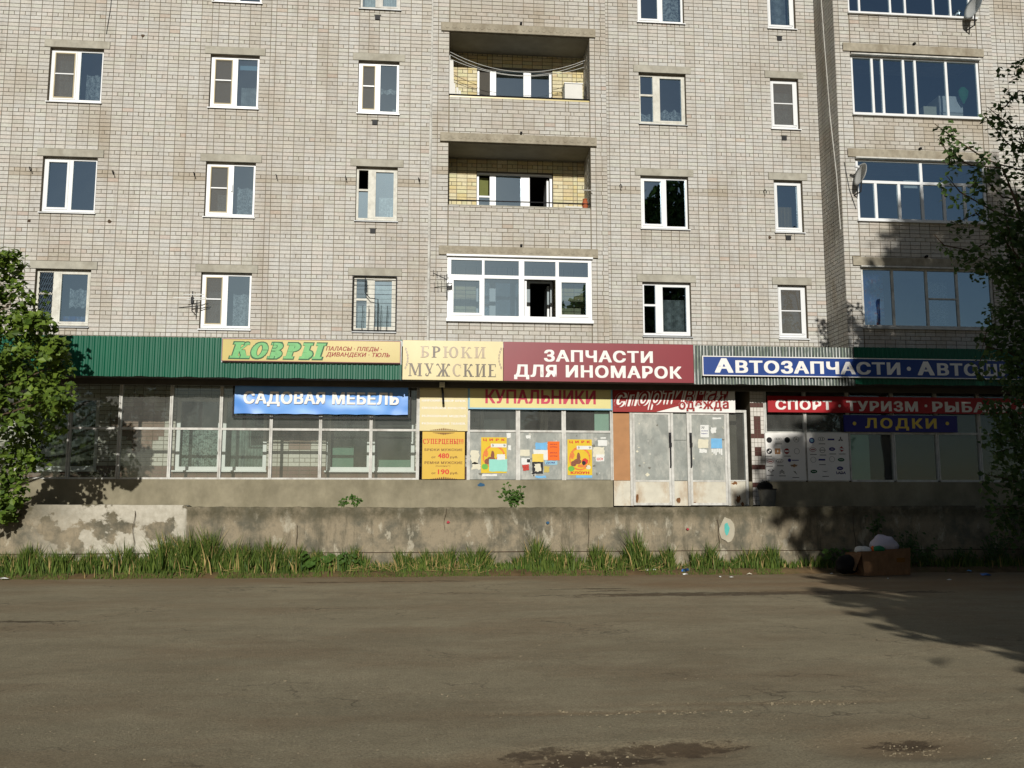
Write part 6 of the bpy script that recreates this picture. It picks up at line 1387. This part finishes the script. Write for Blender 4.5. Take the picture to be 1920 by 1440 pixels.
for u, v, s, mt, lab in ((416, 1080, .06, 'paper', 'white paper scrap on the verge left of the green bottle'), (882, 1068, .09, 'redtin', 'crumpled red wrapper in the grass left of centre'), (1150, 1075, .12, 'paper', 'white torn wrapper left of the white cup'), (1162, 1072, .06, 'bluepaper', 'pale blue scrap beside the torn white wrapper'), (1187, 1076, .03, 'paper', 'tiny white scrap just left of the cup'), (1256, 1072, .06, 'bluepaper', 'bluish scrap between the cup and the blue bottle'), (1371, 1084, .07, 'paper', 'flat white paper on the dirt right of the blue bottle'), (1405, 1077, .07, 'creampaper', 'cream crumpled paper before the shadow begins'), (1350, 1082, .03, 'paper', 'tiny white bit beside the flat white paper'), (8, 1087, .1, 'paper', 'white paper at the left edge of the verge'), (45, 1081, .08, 'dark', 'dark rag on the verge at the left edge'), (1285, 1078, .07, 'paper', 'white paper under the blue bottle'), (552, 1064, .06, 'paper', 'white scrap in the grass left of the burdock'), (365, 1073, .03, 'paper', 'small white bit in the left grass'), (392, 1072, .04, 'creampaper', 'small cream bit in the left grass'), (940, 1069, .03, 'paper', 'small white bit between the grass tufts near centre'), (1055, 1076, .03, 'paper', 'small white bit on the verge right of centre'), (1665, 1085, .03, 'paper', 'small white bit in front of the cardboard box'), (1816, 1072, .09, 'bluepaper', 'pale scrap in the shade right of the box'), (1850, 1080, .14, 'bluetin', 'blue plastic sheet in the shade at the right'), (1780, 1088, .05, 'paper', 'pale scrap on the shaded road edge'), (1560, 1076, .04, 'paper', 'pale scrap in the shade left of the box')): scrap(u, v, s, mt, lab)
# cardboard box with rubbish
x, y = gnd(1662, 1079, 0.02); a = R(8)
def rot2(px, py): return (x + px * math.cos(a) - py * math.sin(a), y + .3 + px * math.sin(a) + py * math.cos(a))
t = thing('cardboard_box', (x, y + .3, .02), 'slumped cardboard box full of rubbish in the shade by the wall', 'box'); W2, D2, H2 = .52, .27, .52
def wallp(p, q, h0, h1, th, name):
    (ax, ay), (bx, by) = rot2(*p), rot2(*q); mb = MB(); d = Vector((bx - ax, by - ay, 0)).normalized(); n = Vector((d.y, -d.x, 0)) * th
    P_ = [(ax, ay, .02), (bx, by, .02), (bx + .03, by, h1), (ax - .04, ay, h0)]; Q = [tuple(Vector(v) + n) for v in P_]
    mb.add(P_ + Q, [(3, 2, 1, 0), (4, 5, 6, 7), (0, 1, 5, 4), (1, 2, 6, 5), (2, 3, 7, 6), (3, 0, 4, 7)]); return mb.build(name, M['cardboard'], t)
wallp((-W2, -D2), (-.02, -D2 - .04), .50, .50, .006, 'side'); wallp((-.02, -D2 - .04), (W2, -D2), .53, .55, .006, 'side'); wallp((W2, -D2), (W2, D2), .55, .5, .006, 'side'); wallp((W2, D2), (-W2, D2), .5, .45, .006, 'side'); wallp((-W2, D2), (-W2 - .0, -D2), .45, .50, .006, 'side')
f0, f1 = rot2(-W2 + .0, -D2), rot2(-W2, D2); MB().add([(f0[0] - .02, f0[1], .48), (f1[0] - .02, f1[1], .44), (f1[0] - .26, f1[1], .22), (f0[0] - .20, f0[1] - .03, .12)], [(0, 1, 2, 3)]).build('flap', M['cardboard'], t)
bx, by = rot2(.26, -D2 - .03); MB().box(bx - .12, bx + .12, by - .008, by - .002, .28, .36).build('printed_mark', M['brown'], t)
def lump(name, cx, cy, cz, rx, ry, rz, mat, label, cat, seed, tie=False):
    mb = MB(); n, m_ = 18, 10; V = []
    for j in range(m_ + 1):
        ph = math.pi * j / m_
        for k in range(n):
            th_ = 6.283 * k / n; d = Vector((math.sin(ph) * math.cos(th_), math.sin(ph) * math.sin(th_), math.cos(ph))); s = 1 + .22 * noise.noise(d * 1.7 + Vector((seed, 0, 0))) + .10 * noise.noise(d * 5 + Vector((seed, 3, 0)))
            if tie and d.z > .8: s *= 1 + (d.z - .8) * .9
            V.append((cx + d.x * rx * s, cy + d.y * ry * s, cz + d.z * rz * s))
    mb.add(V, [(j * n + k, (j + 1) * n + k, (j + 1) * n + (k + 1) % n, j * n + (k + 1) % n) for j in range(m_) for k in range(n)]); return tag(mb.build(name, M[mat], None, (cx, cy, cz - rz), True), label, cat)
bx, by = rot2(.14, 0); lump('rubbish_bag', bx, by, .60, .27, .22, .19, 'plastic', 'pale violet tied plastic bag on top of the cardboard box', 'bag', 2, True)
bx, by = rot2(-.36, -.02); lump('rubbish_bag', bx, by, .50, .17, .14, .09, 'paper', 'crumpled white rubbish at the left of the cardboard box', 'rubbish', 5)
bx, by = rot2(-.08, -.15); lump('rubbish_bag', bx, by, .53, .12, .08, .07, 'greenglow', 'green bag scrap wedged in the cardboard box', 'bag', 7)
bx, by = rot2(-.16, -.1); lump('rubbish_bag', bx, by, .52, .07, .06, .07, 'orangepaper', 'orange wrapper in the cardboard box', 'rubbish', 9)
bx, by = rot2(-.74, .0); lump('rubbish_bag', bx, by, .22, .22, .2, .2, 'black', 'black rubbish bag slumped left of the cardboard box', 'bag', 11)
# zinc bucket with rubbish on the walkway
x, z = at(1439, 930, 20.9); zb = WKY - .03
t = thing('waste_bin', (x, 20.9, zb), 'battered open bin with rubbish on the walkway right of the doors', 'bin'); mb = MB(); n = 14
ring = lambda r, h: [(x + r * math.cos(6.283 * k / n), 20.9 + r * math.sin(6.283 * k / n), zb + h) for k in range(n)]
mb.add(ring(.16, 0) + ring(.21, .42), [(k, (k + 1) % n, n + (k + 1) % n, n + k) for k in range(n)]); mb.add(ring(.20, .42) + ring(.15, .05), [(k, (k + 1) % n, n + (k + 1) % n, n + k) for k in range(n)] + [tuple(n + k for k in range(n))]); mb.build('body', M['bucket'], t, None, True)
MB().tube([tuple(v) for v in ring(.21, .42)] + [ring(.21, .42)[0]], .012, 5).build('rim', M['dark'], t)
lump('rubbish_bag', x - .06, 20.88, zb + .47, .17, .15, .13, 'black', 'dark rubbish heaped on top of the walkway bin', 'rubbish', 13)
